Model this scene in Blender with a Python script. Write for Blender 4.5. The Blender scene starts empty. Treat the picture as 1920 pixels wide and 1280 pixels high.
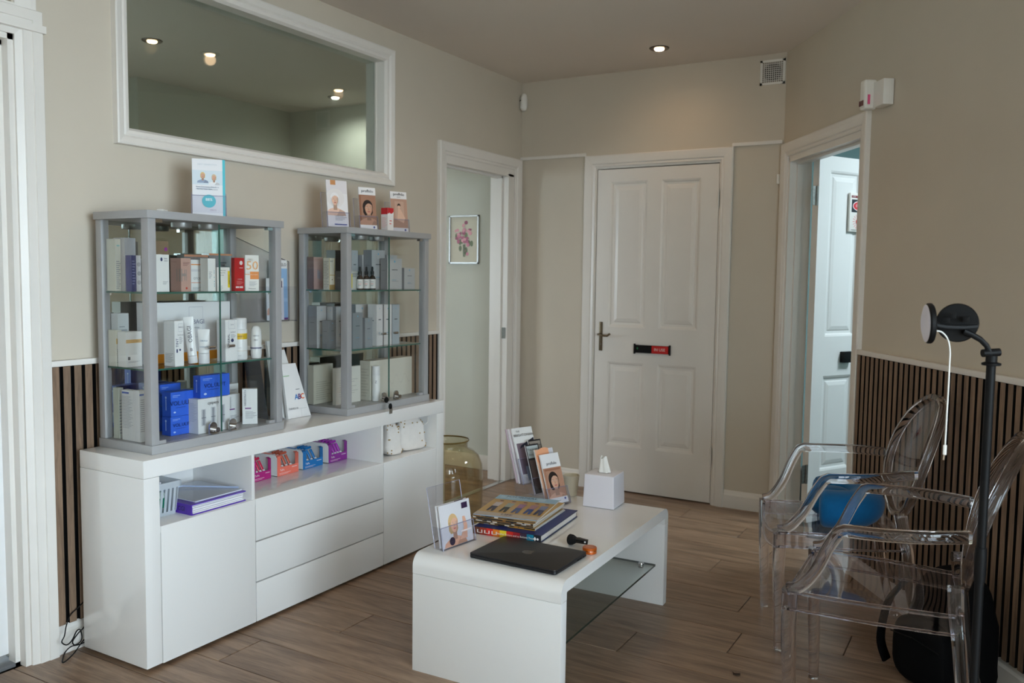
import bpy, bmesh, math, random
from mathutils import Vector, Matrix
random.seed(7)
sc = bpy.context.scene
COL = sc.collection

# ------------------------------------------------------------------ camera
CF, YAW, PITCH, ROLL = 1608.4, .5273, .0745, .0126
CP = Vector((2.7989, -4.8968, 1.3215))
def cam_axes():
    cy, sy, cp, sp = math.cos(YAW), math.sin(YAW), math.cos(PITCH), math.sin(PITCH)
    fw = Vector((-sy*cp, cy*cp, -sp)); r = Vector((cy, sy, 0)); u = r.cross(fw)
    cr, sr = math.cos(ROLL), math.sin(ROLL)
    return cr*r+sr*u, -sr*r+cr*u, fw
CR, CU, CW = cam_axes()
cam_data = bpy.data.cameras.new('camera'); cam = bpy.data.objects.new('camera', cam_data); COL.objects.link(cam)
cam_data.sensor_width = 36; cam_data.lens = CF/1920*36; cam_data.clip_start = .05
cam.matrix_world = Matrix(((CR.x, CU.x, -CW.x, CP.x), (CR.y, CU.y, -CW.y, CP.y), (CR.z, CU.z, -CW.z, CP.z), (0, 0, 0, 1)))
cam_data.dof.use_dof = True; cam_data.dof.focus_distance = 2.9; cam_data.dof.aperture_fstop = 4.5
sc.camera = cam
def ray(px, py): return CW + CR*((px-960)/CF) - CU*((py-640)/CF)
def on(axis, px, py, val):
    d = ray(px, py); return CP + d*((val-CP[axis])/d[axis])
def onx(px, py, v): return on(0, px, py, v)
def ony(px, py, v): return on(1, px, py, v)
def onz(px, py, v): return on(2, px, py, v)
def depth(p): return (p-CP).dot(CW)

# ------------------------------------------------------------------ sky, exposure
w = bpy.data.worlds.new('sky'); sc.world = w; w.use_nodes = True
bg = w.node_tree.nodes['Background']; bg.inputs[0].default_value = (.72, .88, 1.0, 1); bg.inputs[1].default_value = 13.0
sc.view_settings.view_transform = 'Standard'; sc.view_settings.look = 'None'
sc.view_settings.exposure = 0.34; sc.view_settings.gamma = 1; sc.view_settings.use_curve_mapping = False
sc.cycles.use_denoising = True
sc.cycles.max_bounces = 16; sc.cycles.transmission_bounces = 14; sc.cycles.transparent_max_bounces = 40; sc.cycles.glossy_bounces = 8; sc.cycles.diffuse_bounces = 6
sc.cycles.caustics_reflective = False; sc.cycles.sample_clamp_indirect = 6

# room numbers (metres): left wall is x = 0, back wall is y = 0
H = 2.569; RA = .5938; XR = 1.6674; YF = -6.4; T = .12
RT = Vector((math.sin(RA), -math.cos(RA), 0)); RN = Vector((-math.cos(RA), -math.sin(RA), 0)); RO = Vector((XR, 0, 0))
UP = Vector((0, 0, 1)); XA = Vector((1, 0, 0)); YA = Vector((0, 1, 0))
def rw(t, h, z): return RO + RT*t + RN*h + UP*z
TEND = -YF/math.cos(RA)

def portal(name, loc, target, sx, sy):
    l = bpy.data.lights.new(name, 'AREA'); l.shape = 'RECTANGLE'; l.size = sx; l.size_y = sy; l.cycles.is_portal = True
    o = bpy.data.objects.new(name, l); COL.objects.link(o); o.location = loc
    o.rotation_euler = (Vector(target)-Vector(loc)).to_track_quat('-Z', 'Y').to_euler()
WA = (4.7, 5.6); WT = (3.7, 7.0); WZ = (.35, 2.40)
portal('daylight_portal', ((WA[0]+WA[1])/2, YF+.01, sum(WZ)/2), ((WA[0]+WA[1])/2, 0, sum(WZ)/2), WA[1]-WA[0], WZ[1]-WZ[0])
_c = rw(sum(WT)/2, -.01, sum(WZ)/2); portal('daylight_portal', _c, _c+RN, WT[1]-WT[0], WZ[1]-WZ[0])

portal('daylight_portal', (-2.6, -3.2, 1.4), (0, -3.2, 1.4), 1.4, 1.0)  # guides sky light through the opening added to brighten the side room
# ------------------------------------------------------------------ materials
def lin(c):
    return tuple(((v/255)/12.92 if v/255 <= .04045 else ((v/255+.055)/1.055)**2.4) for v in c)+(1,)
MATS = {}
def mat(name, col=(200, 200, 200), rough=.5, metal=0, spec=.5, coat=0, noise=0, scale=8, bump=0, emit=0, bscale=200, sheen=0):
    if name in MATS: return MATS[name]
    m = bpy.data.materials.new(name); m.use_nodes = True; nt = m.node_tree; b = nt.nodes['Principled BSDF']
    c = lin(col); b.inputs['Base Color'].default_value = c; b.inputs['Roughness'].default_value = rough
    b.inputs['Metallic'].default_value = metal; b.inputs['Specular IOR Level'].default_value = spec; b.inputs['Coat Weight'].default_value = coat
    if sheen: b.inputs['Sheen Weight'].default_value = sheen
    tc = nt.nodes.new('ShaderNodeTexCoord')
    if noise:
        n = nt.nodes.new('ShaderNodeTexNoise'); n.inputs['Scale'].default_value = scale; n.inputs['Detail'].default_value = 4
        r = nt.nodes.new('ShaderNodeValToRGB'); r.color_ramp.elements[0].color = tuple(v*(1-noise) for v in c[:3])+(1,); r.color_ramp.elements[1].color = tuple(min(1, v*(1+noise)) for v in c[:3])+(1,)
        r.color_ramp.elements[0].position = .3; r.color_ramp.elements[1].position = .7
        nt.links.new(tc.outputs['Object'], n.inputs['Vector']); nt.links.new(n.outputs['Fac'], r.inputs['Fac']); nt.links.new(r.outputs['Color'], b.inputs['Base Color'])
    if bump:
        n = nt.nodes.new('ShaderNodeTexNoise'); n.inputs['Scale'].default_value = bscale; bp = nt.nodes.new('ShaderNodeBump'); bp.inputs['Strength'].default_value = bump; bp.inputs['Distance'].default_value = .002
        nt.links.new(tc.outputs['Object'], n.inputs['Vector']); nt.links.new(n.outputs['Fac'], bp.inputs['Height']); nt.links.new(bp.outputs['Normal'], b.inputs['Normal'])
    if emit: b.inputs['Emission Color'].default_value = c; b.inputs['Emission Strength'].default_value = emit
    MATS[name] = m; return m
def shell(name, tint, ior=1.5, rough=0.0):
    """thin clear sheet: see-through with Fresnel reflection at each face"""
    m = bpy.data.materials.new(name); m.use_nodes = True; nt = m.node_tree; nt.nodes.remove(nt.nodes['Principled BSDF'])
    o = nt.nodes['Material Output']; t = nt.nodes.new('ShaderNodeBsdfTransparent'); g = nt.nodes.new('ShaderNodeBsdfGlossy'); f = nt.nodes.new('ShaderNodeFresnel'); x = nt.nodes.new('ShaderNodeMixShader')
    t.inputs[0].default_value = tuple(tint)+(1,); g.inputs['Roughness'].default_value = rough; f.inputs[0].default_value = ior
    ge = nt.nodes.new('ShaderNodeNewGeometry'); mr = nt.nodes.new('ShaderNodeMapRange'); mr.inputs['To Min'].default_value = ior; mr.inputs['To Max'].default_value = 1/ior
    nt.links.new(ge.outputs['Backfacing'], mr.inputs['Value']); nt.links.new(mr.outputs[0], f.inputs[0])   # same reflectance from both sides of the sheet
    nt.links.new(f.outputs[0], x.inputs[0]); nt.links.new(t.outputs[0], x.inputs[1]); nt.links.new(g.outputs[0], x.inputs[2]); nt.links.new(x.outputs[0], o.inputs[0])
    MATS[name] = m; return m
def woodmat(name, dark, light, axis, stretch=14, scale=3.0, rough=.45, vary=.12, knots=False):
    m = bpy.data.materials.new(name); m.use_nodes = True; nt = m.node_tree; N = nt.nodes.new; L = nt.links.new; b = nt.nodes['Principled BSDF']
    tc = N('ShaderNodeTexCoord'); oi = N('ShaderNodeObjectInfo'); add = N('ShaderNodeVectorMath'); add.operation = 'ADD'
    cmb = N('ShaderNodeCombineXYZ'); mul = N('ShaderNodeMath'); mul.operation = 'MULTIPLY'; mul.inputs[1].default_value = 37
    L(oi.outputs['Random'], mul.inputs[0])
    for k in range(3): L(mul.outputs[0], cmb.inputs[k])
    L(tc.outputs['Object'], add.inputs[0]); L(cmb.outputs[0], add.inputs[1])
    mp = N('ShaderNodeMapping'); s = [stretch]*3; s[axis] = 1.0; mp.inputs['Scale'].default_value = s
    L(add.outputs[0], mp.inputs['Vector'])
    n1 = N('ShaderNodeTexNoise'); n1.inputs['Scale'].default_value = scale; n1.inputs['Detail'].default_value = 7; n1.inputs['Roughness'].default_value = .62; n1.inputs['Distortion'].default_value = 1.1
    L(mp.outputs[0], n1.inputs['Vector'])
    n2 = N('ShaderNodeTexNoise'); n2.inputs['Scale'].default_value = scale*9; n2.inputs['Detail'].default_value = 3; L(mp.outputs[0], n2.inputs['Vector'])
    mx = N('ShaderNodeMath'); mx.operation = 'MULTIPLY_ADD'; mx.inputs[1].default_value = .35; L(n2.outputs['Fac'], mx.inputs[0]); L(n1.outputs['Fac'], mx.inputs[2])
    rp = N('ShaderNodeValToRGB'); rp.color_ramp.elements[0].position = .45; rp.color_ramp.elements[1].position = .85
    rp.color_ramp.elements[0].color = lin(dark); rp.color_ramp.elements[1].color = lin(light)
    L(mx.outputs[0], rp.inputs['Fac'])
    hs = N('ShaderNodeHueSaturation'); mr = N('ShaderNodeMapRange'); mr.inputs['To Min'].default_value = 1-vary; mr.inputs['To Max'].default_value = 1+vary
    L(oi.outputs['Random'], mr.inputs['Value']); L(mr.outputs[0], hs.inputs['Value']); L(rp.outputs['Color'], hs.inputs['Color']); L(hs.outputs['Color'], b.inputs['Base Color'])
    b.inputs['Roughness'].default_value = rough
    bp = N('ShaderNodeBump'); bp.inputs['Strength'].default_value = .12; bp.inputs['Distance'].default_value = .001; L(n2.outputs['Fac'], bp.inputs['Height']); L(bp.outputs['Normal'], b.inputs['Normal'])
    MATS[name] = m; return m
def printmat(name, rough):
    m = bpy.data.materials.new(name); m.use_nodes = True; nt = m.node_tree; b = nt.nodes['Principled BSDF']
    a = nt.nodes.new('ShaderNodeAttribute'); a.attribute_name = 'Col'; nt.links.new(a.outputs['Color'], b.inputs['Base Color']); b.inputs['Roughness'].default_value = rough
    MATS[name] = m; return m
PRINT = printmat('print', .42)
WALL = mat('wall_paint', (202, 193, 178), .75, spec=.25, noise=.02, scale=3, bump=.05)
SIDEWALL = mat('sage_paint', (196, 198, 189), .75, spec=.25, noise=.02, scale=3)
TEAL = mat('teal_paint', (150, 178, 178), .75, spec=.2, noise=.02, scale=3)
CEIL = mat('ceiling_paint', (226, 218, 210), .85, spec=.2, noise=.015, scale=2)
GLOSSPAINT = mat('gloss_trim_paint', (226, 222, 216), .32, noise=.015, scale=6, bump=.03, bscale=30)
LACQ = mat('white_lacquer', (232, 231, 229), .1, spec=.55, coat=.3, noise=.004, scale=2)
LACQB = mat('white_lacquer_satin', (229, 228, 226), .28, spec=.5, noise=.004, scale=2)
GREYF = mat('grey_aluminium', (164, 164, 165), .42, metal=.1, noise=.02, scale=30)
CHROME = mat('chrome', (205, 205, 205), .12, metal=1, noise=.02, scale=20)
BRASS = mat('aged_brass', (112, 98, 78), .35, metal=.8, noise=.1, scale=40)
BLACK = mat('black_plastic', (12, 12, 13), .55, spec=.22, noise=.05, scale=30)
MATTE = mat('black_felt', (9, 9, 10), .95, spec=.1, noise=.1, scale=80)
FABRIC = mat('black_nylon', (8, 8, 9), .85, spec=.1, noise=.15, scale=200, bump=.3, bscale=900)
PLAST = mat('white_plastic', (228, 226, 220), .35, noise=.01, scale=10)
MIRROR = mat('mirror', (196, 206, 198), .0, metal=1, noise=.004, scale=3)
GEDGE = mat('green_glass_edge', (52, 98, 86), .15, noise=.1, scale=20)
GLASS = shell('clear_glass', (.982, .99, .986), 1.45)
ACRYL = shell('clear_acrylic', (.95, .95, .97), 1.45)
AEDGE = mat('acrylic_edge', (150, 150, 176), .15, noise=.05, scale=20)
TINTED = shell('grey_tinted_glass', (.68, .71, .68), 1.95)
AMBER = shell('amber_glass', (.925, .895, .80), 1.5)
FLOORW = woodmat('oak_laminate', (96, 73, 55), (158, 130, 106), 0, 10, 1.7, .36, .06)
SLATW = woodmat('walnut_slat', (90, 71, 55), (140, 114, 92), 2, 16, 3.0, .6, .10)

# ------------------------------------------------------------------ mesh helpers
def link(o, parent=None, loc=None, rotz=0):
    COL.objects.link(o)
    if parent is not None: o.parent = parent
    if loc is not None: o.location = loc
    if rotz: o.rotation_euler = (0, 0, rotz)
    return o
def tag(o, label=None, cat=None, group=None, kind=None):
    if label: o['label'] = label
    if cat: o['category'] = cat
    if group: o['group'] = group
    if kind: o['kind'] = kind
    return o
def thing(name, label, cat, loc=(0, 0, 0), rotz=0, group=None):
    return tag(link(bpy.data.objects.new(name, None), None, loc, rotz), label, cat, group)
class MB:
    def __init__(s): s.v = []; s.f = []; s.c = []; s.mi = []
    def add(s, vs, fs, col=None, mi=0):
        n = len(s.v); s.v += [tuple(x) for x in vs]
        for f in fs: s.f.append(tuple(i+n for i in f)); s.c.append(col); s.mi.append(mi)
        return s
    def box(s, a, b, col=None, mi=0, cols=None):
        x0, y0, z0 = a; x1, y1, z1 = b
        vs = [(x0, y0, z0), (x1, y0, z0), (x1, y1, z0), (x0, y1, z0), (x0, y0, z1), (x1, y0, z1), (x1, y1, z1), (x0, y1, z1)]
        fs = [(0, 4, 7, 3), (1, 2, 6, 5), (0, 1, 5, 4), (3, 7, 6, 2), (0, 3, 2, 1), (4, 5, 6, 7)]
        if cols:
            for f, c in zip(fs, cols): s.add([vs[i] for i in f], [(0, 1, 2, 3)], c, mi)
        else: s.add(vs, fs, col, mi)
        return s
    def obox(s, o, U, V, W_, col=None, mi=0):
        o = Vector(o); vs = [o, o+U, o+U+V, o+V, o+W_, o+U+W_, o+U+V+W_, o+V+W_]
        fs = [(0, 3, 2, 1), (4, 5, 6, 7), (0, 1, 5, 4), (1, 2, 6, 5), (2, 3, 7, 6), (3, 0, 4, 7)]
        if U.cross(V).dot(W_) < 0: fs = [f[::-1] for f in fs]
        return s.add(vs, fs, col, mi)
    def lathe(s, prof, n=24, c=(0, 0, 0), col=None, mi=0, cap=True):
        vs = []; fs = []
        for r, z in prof:
            for k in range(n):
                a = 2*math.pi*k/n; vs.append((c[0]+r*math.cos(a), c[1]+r*math.sin(a), c[2]+z))
        for i in range(len(prof)-1):
            for k in range(n):
                fs.append((i*n+k, i*n+(k+1) % n, (i+1)*n+(k+1) % n, (i+1)*n+k))
        if cap:
            fs.append(tuple(range(n))[::-1]); fs.append(tuple((len(prof)-1)*n+k for k in range(n)))
        return s.add(vs, fs, col, mi)
    def tube(s, pts, r, n=8, col=None, mi=0, radii=None, sq=None, up=None, cap=True):
        """sweep: round section of radius r, or superellipse section sq=(half_w, half_h) relative to `up`"""
        pts = [Vector(p) for p in pts]; vs = []; fs = []; ref = Vector(up) if up else None; last = None
        for i, p in enumerate(pts):
            t = (pts[min(i+1, len(pts)-1)]-pts[max(i-1, 0)]).normalized()
            if ref is not None: a = t.cross(ref)
            elif last is not None: a = last-t*last.dot(t)
            else: a = t.cross(Vector((0, 0, 1)) if abs(t.z) < .9 else Vector((1, 0, 0)))
            a.normalize(); last = a; b = a.cross(t)
            k_ = radii[i] if radii else 1.0
            for k in range(n):
                th = 2*math.pi*(k+.5)/n; c_, s_ = math.cos(th), math.sin(th)
                if sq:
                    e = .45; c_ = math.copysign(abs(c_)**e, c_); s_ = math.copysign(abs(s_)**e, s_); q = p+a*(c_*sq[0]*k_)+b*(s_*sq[1]*k_)
                else: q = p+a*(c_*r*k_)+b*(s_*r*k_)
                vs.append(q)
        for i in range(len(pts)-1):
            for k in range(n): fs.append((i*n+k, i*n+(k+1) % n, (i+1)*n+(k+1) % n, (i+1)*n+k))
        if cap: fs.append(tuple(range(n))[::-1]); fs.append(tuple((len(pts)-1)*n+k for k in range(n)))
        return s.add(vs, fs, col, mi)
    def ellipsoid(s, c, r, nu=24, nv=14, e=1.0, col=None, fn=None):
        vs = []; fs = []
        P = lambda x: math.copysign(abs(x)**e, x)
        for j in range(1, nv):
            ph = -math.pi/2+math.pi*j/nv
            for k in range(nu):
                a = 2*math.pi*k/nu; v = Vector((P(math.cos(ph))*P(math.cos(a))*r[0], P(math.cos(ph))*P(math.sin(a))*r[1], P(math.sin(ph))*r[2]))
                if fn: v = fn(v)
                vs.append(v+Vector(c))
        for j in range(nv-2):
            for k in range(nu): fs.append((j*nu+k, j*nu+(k+1) % nu, (j+1)*nu+(k+1) % nu, (j+1)*nu+k))
        fs.append(tuple(range(nu))[::-1]); fs.append(tuple((nv-2)*nu+k for k in range(nu)))
        return s.add(vs, fs, col)
    def build(s, name, m, parent=None, loc=None, rotz=0, smooth=False, bevel=0, seg=2, fix=True, angle=40):
        me = bpy.data.meshes.new(name); me.from_pydata(s.v, [], s.f)
        for x in (m if isinstance(m, (list, tuple)) else [m]): me.materials.append(x)
        if any(s.mi):
            for p, i in zip(me.polygons, s.mi): p.material_index = i
        if any(c is not None for c in s.c):
            ca = me.color_attributes.new('Col', 'FLOAT_COLOR', 'CORNER')
            for p, c in zip(me.polygons, s.c):
                cc = lin(c) if c is not None else (.8, .8, .8, 1)
                for li in p.loop_indices: ca.data[li].color = cc
        bm = bmesh.new(); bm.from_mesh(me)
        if bevel:
            es = [e for e in bm.edges if len(e.link_faces) == 2 and e.calc_face_angle(0) > .5]
            bmesh.ops.bevel(bm, geom=es, offset=bevel, segments=seg, profile=.6, affect='EDGES', clamp_overlap=True)
        if fix: bmesh.ops.recalc_face_normals(bm, faces=bm.faces)
        if smooth:
            for f in bm.faces: f.smooth = True
            for e in bm.edges:
                if len(e.link_faces) == 2 and e.calc_face_angle(0) > math.radians(angle): e.smooth = False
        bm.to_mesh(me); bm.free()
        return link(bpy.data.objects.new(name, me), parent, loc, rotz)
def box(name, a, b, m, parent=None, bevel=0, loc=None, rotz=0, smooth=False, seg=2):
    return MB().box(a, b).build(name, m, parent, loc, rotz, smooth=smooth or bool(bevel), bevel=bevel, seg=seg)
def struct(name, mb, m, parent=None, **k):
    o = mb.build(name, m, parent, **k)
    if parent is None: tag(o, kind='structure')
    return o

# flat print: coloured shapes on a face given by origin o and unit axes u, v (metres)
def flat(parent, shapes, o, u, v, name='printed_artwork', eps=.0004):
    o, u, v = Vector(o), Vector(u).normalized(), Vector(v).normalized(); n = u.cross(v); mb = MB()
    for i, sh in enumerate(shapes):
        k, c = sh[0], sh[-1]
        if k == 'r': pts = [(sh[1], sh[2]), (sh[3], sh[2]), (sh[3], sh[4]), (sh[1], sh[4])]
        elif k == 'e': pts = [(sh[1]+sh[3]*math.cos(2*math.pi*j/18), sh[2]+sh[4]*math.sin(2*math.pi*j/18)) for j in range(18)]
        else: pts = sh[1]
        mb.add([o+u*p[0]+v*p[1]+n*(eps+i*.00008) for p in pts], [tuple(range(len(pts)))], c)
    return mb.build(name, PRINT, parent, fix=False)
def text(parent, s, size, o, u, v, col, align='LEFT', mt=None, eps=.0028, depth_=0, bold=0, sx=1.0):
    cu = bpy.data.curves.new('lettering', 'FONT'); cu.body = s; cu.size = 1; cu.align_x = align; cu.align_y = 'CENTER'; cu.resolution_u = 2; cu.offset = bold
    ob = bpy.data.objects.new('lettering', cu); me0 = ob.to_mesh()
    o, u, v = Vector(o), Vector(u).normalized(), Vector(v).normalized(); n = u.cross(v); mb = MB()
    vs = [o+u*(q.co.x*size*sx)+v*(q.co.y*size)+n*eps for q in me0.vertices]; fs = [tuple(p.vertices) for p in me0.polygons]
    ob.to_mesh_clear(); bpy.data.objects.remove(ob); bpy.data.curves.remove(cu)
    for f in fs: pass
    mb.add(vs, fs, col); return mb.build('lettering', mt or PRINT, parent, fix=False)
def portrait(cx, cy, s, skin=(222, 170, 140), hair=(60, 42, 34), cloth=None, tilt=0):
    """a head-and-shoulders print built from layered shapes; s = head height"""
    f = lambda k: tuple(min(255, int(v*k)) for v in skin); h = lambda k: tuple(min(255, int(v*k)) for v in hair); ct = cloth or skin; c2 = tuple(int(v*.86) for v in ct)
    P = lambda pts, c: ('p', [(cx+x*s, cy+y*s) for x, y in pts], c)
    E_ = lambda x, y, a, b, c: ('e', cx+x*s, cy+y*s, a*s, b*s, c)
    face = [(0, -.46), (.10, -.43), (.20, -.33), (.27, -.16), (.30, .05), (.28, .24), (.20, .38), (0, .44), (-.20, .38), (-.28, .24), (-.30, .05), (-.27, -.16), (-.20, -.33), (-.10, -.43)]
    return [E_(tilt, .10, .40, .50, hair), P([(-.36+tilt, .15), (.36+tilt, .15), (.38+tilt, -.3), (.25+tilt, -.5), (-.25+tilt, -.5), (-.38+tilt, -.3)], h(.9)),
            P([(-.95, -1.3), (.95, -1.3), (.85, -.95), (.5, -.78), (.2, -.68), (-.2, -.68), (-.5, -.78), (-.85, -.95)], ct), P([(.1, -1.3), (.95, -1.3), (.85, -.95), (.4, -.8)], c2),
            P([(-.16, -.85), (.17, -.85), (.16, -.25), (-.15, -.25)], f(.80)), P(face, skin), P([(.05, -.455), (.20, -.33), (.27, -.16), (.30, .05), (.28, .24), (.18, .1), (.19, -.15), (.12, -.32)], f(.88)),
            E_(-.17, -.10, .08, .07, f(1.05)), P([(-.21, .115), (-.12, .145), (-.05, .12), (-.12, .128)], h(.8)), P([(.06, .12), (.13, .145), (.22, .115), (.13, .128)], h(.8)),
            E_(-.125, .06, .052, .022, (236, 230, 226)), E_(.135, .06, .052, .022, (236, 230, 226)), E_(-.12, .06, .022, .022, (62, 44, 38)), E_(.13, .06, .022, .022, (62, 44, 38)),
            P([(.0, .08), (.035, -.09), (-.035, -.10), (-.05, -.085)], f(.90)), P([(-.055, -.10), (.05, -.10), (0, -.125)], f(.72)),
            P([(-.11, -.225), (-.03, -.20), (.0, -.21), (.03, -.20), (.12, -.225), (0, -.24)], (178, 84, 84)), P([(-.11, -.228), (.12, -.228), (.04, -.285), (-.04, -.285)], (196, 104, 100)),
            P([(-.31, .02), (-.30, .24), (-.20, .40), (.0, .47), (.20, .40), (.30, .24), (.31, .05), (.26, .22), (.12, .33), (-.06, .34), (-.22, .22)], hair)]
def mitred(name, prof, rect, o, U, V, N, m, closed=False, kind=True, parent=None):
    """moulding swept round an opening; rect = (u0, u1, v0, v1) inner edge; prof = [(outward, proud)]"""
    u0, u1, v0, v1 = rect; mb = MB(); P = []
    for a, h in prof:
        if closed: pts = [(u0-a, v0-a), (u0-a, v1+a), (u1+a, v1+a), (u1+a, v0-a)]
        else: pts = [(u0-a, v0), (u0-a, v1+a), (u1+a, v1+a), (u1+a, v0)]
        P.append([o+U*p[0]+V*p[1]+N*h for p in pts])
    n = len(P); vs = [q for row in P for q in row]; fs = []
    for i in range(n):
        j = (i+1) % n
        for k in range(4 if closed else 3):
            l = (k+1) % 4; fs.append((i*4+k, i*4+l, j*4+l, j*4+k))
    if not closed: fs += [tuple(i*4 for i in range(n)), tuple(i*4+3 for i in range(n))[::-1]]
    mb.add(vs, fs); ob = mb.build(name, m, parent)
    if kind and parent is None: tag(ob, kind='structure')
    return ob
ARCH = [(0, 0), (0, .010), (.006, .014), (.016, .012), (.022, .018), (.045, .022), (.066, .024), (.072, .020), (.072, 0)]

# ------------------------------------------------------------------ setting: floor
fl = struct('floor', MB().add([(-2.6, YF-.1, -.012), (7.5, YF-.1, -.012), (7.5, 2.2, -.012), (-2.6, 2.2, -.012)], [(0, 1, 2, 3)]).add([(-2.6, YF-.1, -.03), (7.5, YF-.1, -.03), (7.5, 2.2, -.03), (-2.6, 2.2, -.03)], [(0, 3, 2, 1)]), mat('dark_joint', (48, 38, 30), .8, noise=.05), fix=False)
PW, PLN = .198, 1.29
JX = {-1: 1.64, 0: 1.98, 4: 1.665, 7: 1.63, -5: .507, -3: .70, -2: 1.18, -4: .05, 1: 1.05, 2: .62, 3: 1.45, 5: .95, 6: .55, 8: 1.25}
for k in range(-23, 10):
    y0 = -1.945+k*PW; y1 = y0+PW
    jx = JX.get(k, random.uniform(0, PLN)); yt = min(y1, 0)
    if y0 > -.001: xmin, xmax = -2.1, -.1
    else:
        xmin = -.02 if y1 < -1.1 else -2.1; xmax = XR+math.tan(RA)*(-y0)+.02
    x = jx-PLN*math.ceil((jx-xmin)/PLN)
    while x < xmax:
        a, b = max(x, xmin), min(x+PLN, xmax)
        if b-a > .03:
            L_ = b-a
            box('plank', (-L_/2+.0014, -PW/2+.0014, -.012), (L_/2-.0014, PW/2-.0014, 0), FLOORW, fl, bevel=.0014, loc=((a+b)/2, (y0+y1)/2, 0), seg=1)
        x += PLN
# ------------------------------------------------------------------ setting: walls and ceiling
DW = (-.867, -.15, 1.975)        # doorway in the left wall: y0, y1, top
WIN = (-2.875, -1.405, 1.84, 2.405)  # interior window: y0, y1, z0, z1
LD = (-4.25, -3.285, 2.075)      # door at the far left
mb = MB()
mb.box((-T, DW[1], 0), (0, .05, H)); mb.box((-T, DW[0], DW[2]), (0, DW[1], H)); mb.box((-T, WIN[1], 0), (0, DW[0], H))
mb.box((-T, WIN[0], 0), (0, WIN[1], WIN[2])); mb.box((-T, WIN[0], WIN[3]), (0, WIN[1], H)); mb.box((-T, LD[1], 0), (0, WIN[0], H))
mb.box((-T, LD[0], 2.50), (0, LD[1], H)); mb.box((-T, YF, 0), (0, LD[0], H))
struct('wall_left', mb, WALL)
BD = (.5473, 1.3093, 1.99)
mb = MB(); mb.box((0, 0, 0), (BD[0]-.03, T, H)); mb.box((BD[1]+.03, 0, 0), (XR+.05, T, H)); mb.box((BD[0]-.03, 0, BD[2]+.03), (BD[1]+.03, T, H)); mb.box((BD[0]-.03, .08, 0), (BD[1]+.03, T, BD[2]+.03))
struct('wall_back', mb, WALL)
RD = (.085, .935, 1.985)         # doorway in the right wall: t0, t1, top
mb = MB()
def rbox(mb, t0, t1, z0, z1, h0=-T, h1=0, col=None): return mb.obox(rw(t0, h0, z0), RT*(t1-t0), RN*(h1-h0), UP*(z1-z0), col)
rbox(mb, 0, RD[0], 0, H); rbox(mb, RD[0], RD[1], RD[2], H); rbox(mb, RD[1], WT[0], 0, H); rbox(mb, WT[0], WT[1], 0, WZ[0]); rbox(mb, WT[0], WT[1], WZ[1], H); rbox(mb, WT[1], TEND+.1, 0, H)
struct('wall_right', mb, WALL)
XE = XR+math.tan(RA)*(-YF)
mb = MB(); mb.box((-.12, YF-T, 0), (WA[0], YF, H)); mb.box((WA[1], YF-T, 0), (XE+.15, YF, H)); mb.box((WA[0], YF-T, 0), (WA[1], YF, WZ[0])); mb.box((WA[0], YF-T, WZ[1]), (WA[1], YF, H))
struct('wall_front', mb, WALL)
def shopwindow(name, o, U, V, w_, h_, n):
    mb = MB(); N = U.cross(V)
    for k in range(n+1): mb.obox(o+U*(k*(w_-.05)/n)-N*.02, U*.05, V*h_, N*.04)
    mb.obox(o-N*.02, U*w_, V*.05, N*.04); mb.obox(o+V*(h_-.05)-N*.02, U*w_, V*.05, N*.04)
    fr = struct(name, mb, GLOSSPAINT)
    return fr
shopwindow('window_2', Vector((WA[0], YF-.06, WZ[0])), XA, UP, WA[1]-WA[0], WZ[1]-WZ[0], 2)
shopwindow('window_3', rw(WT[0], -.06, WZ[0]), RT, UP, WT[1]-WT[0], WZ[1]-WZ[0], 2)
mb = MB().box((-2.75, YF-T, H), (XE+.4, 2.9, H+.05)); struct('ceiling', mb, CEIL)
struct('pavement', MB().box((-3, YF-8, -.2), (15, YF-T, -.12)).box((XE+.2, YF-T, -.2), (15, 4, -.12)).box((-12, YF-8, -.2), (-2.9, 4, -.12)), mat('paving', (198, 192, 182), .9, noise=.1, scale=3))
# room behind the interior window and the left doorway
mb = MB(); mb.box((-2.19, .05, 0), (-T, .15, H)); struct('wall_side_back', mb, SIDEWALL)
mb = MB(); mb.box((-2.19, -1.19, 0), (-2.09, .05, H)); mb.box((-2.69, -1.29, 0), (-2.09, -1.19, H)); mb.box((-2.69, -4.6, 0), (-2.59, -3.9, H)); mb.box((-2.69, -2.5, 0), (-2.59, -1.29, H)); mb.box((-2.69, -3.9, 0), (-2.59, -2.5, .9)); mb.box((-2.69, -3.9, 1.9), (-2.59, -2.5, H)); mb.box((-2.69, -4.7, 0), (-T, -4.6, H)); struct('wall_side_left', mb, SIDEWALL)  # unseen opening in the far wall, added to let sky light in
box('baseboard_side', (-2.09, .036, 0), (-T, .05, .10), GLOSSPAINT, bevel=.004)['kind'] = 'structure'
# treatment room behind the right doorway
mb = MB(); rbox(mb, -1.3, -1.2, 0, H, -2.6, -T); rbox(mb, -1.3, 2.7, 0, H, -2.7, -2.6); rbox(mb, 2.6, 2.7, 0, H, -2.6, -T); rbox(mb, -1.3, 0, 0, H, -T-.02, -T)
struct('wall_treatment', mb, TEAL)
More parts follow.
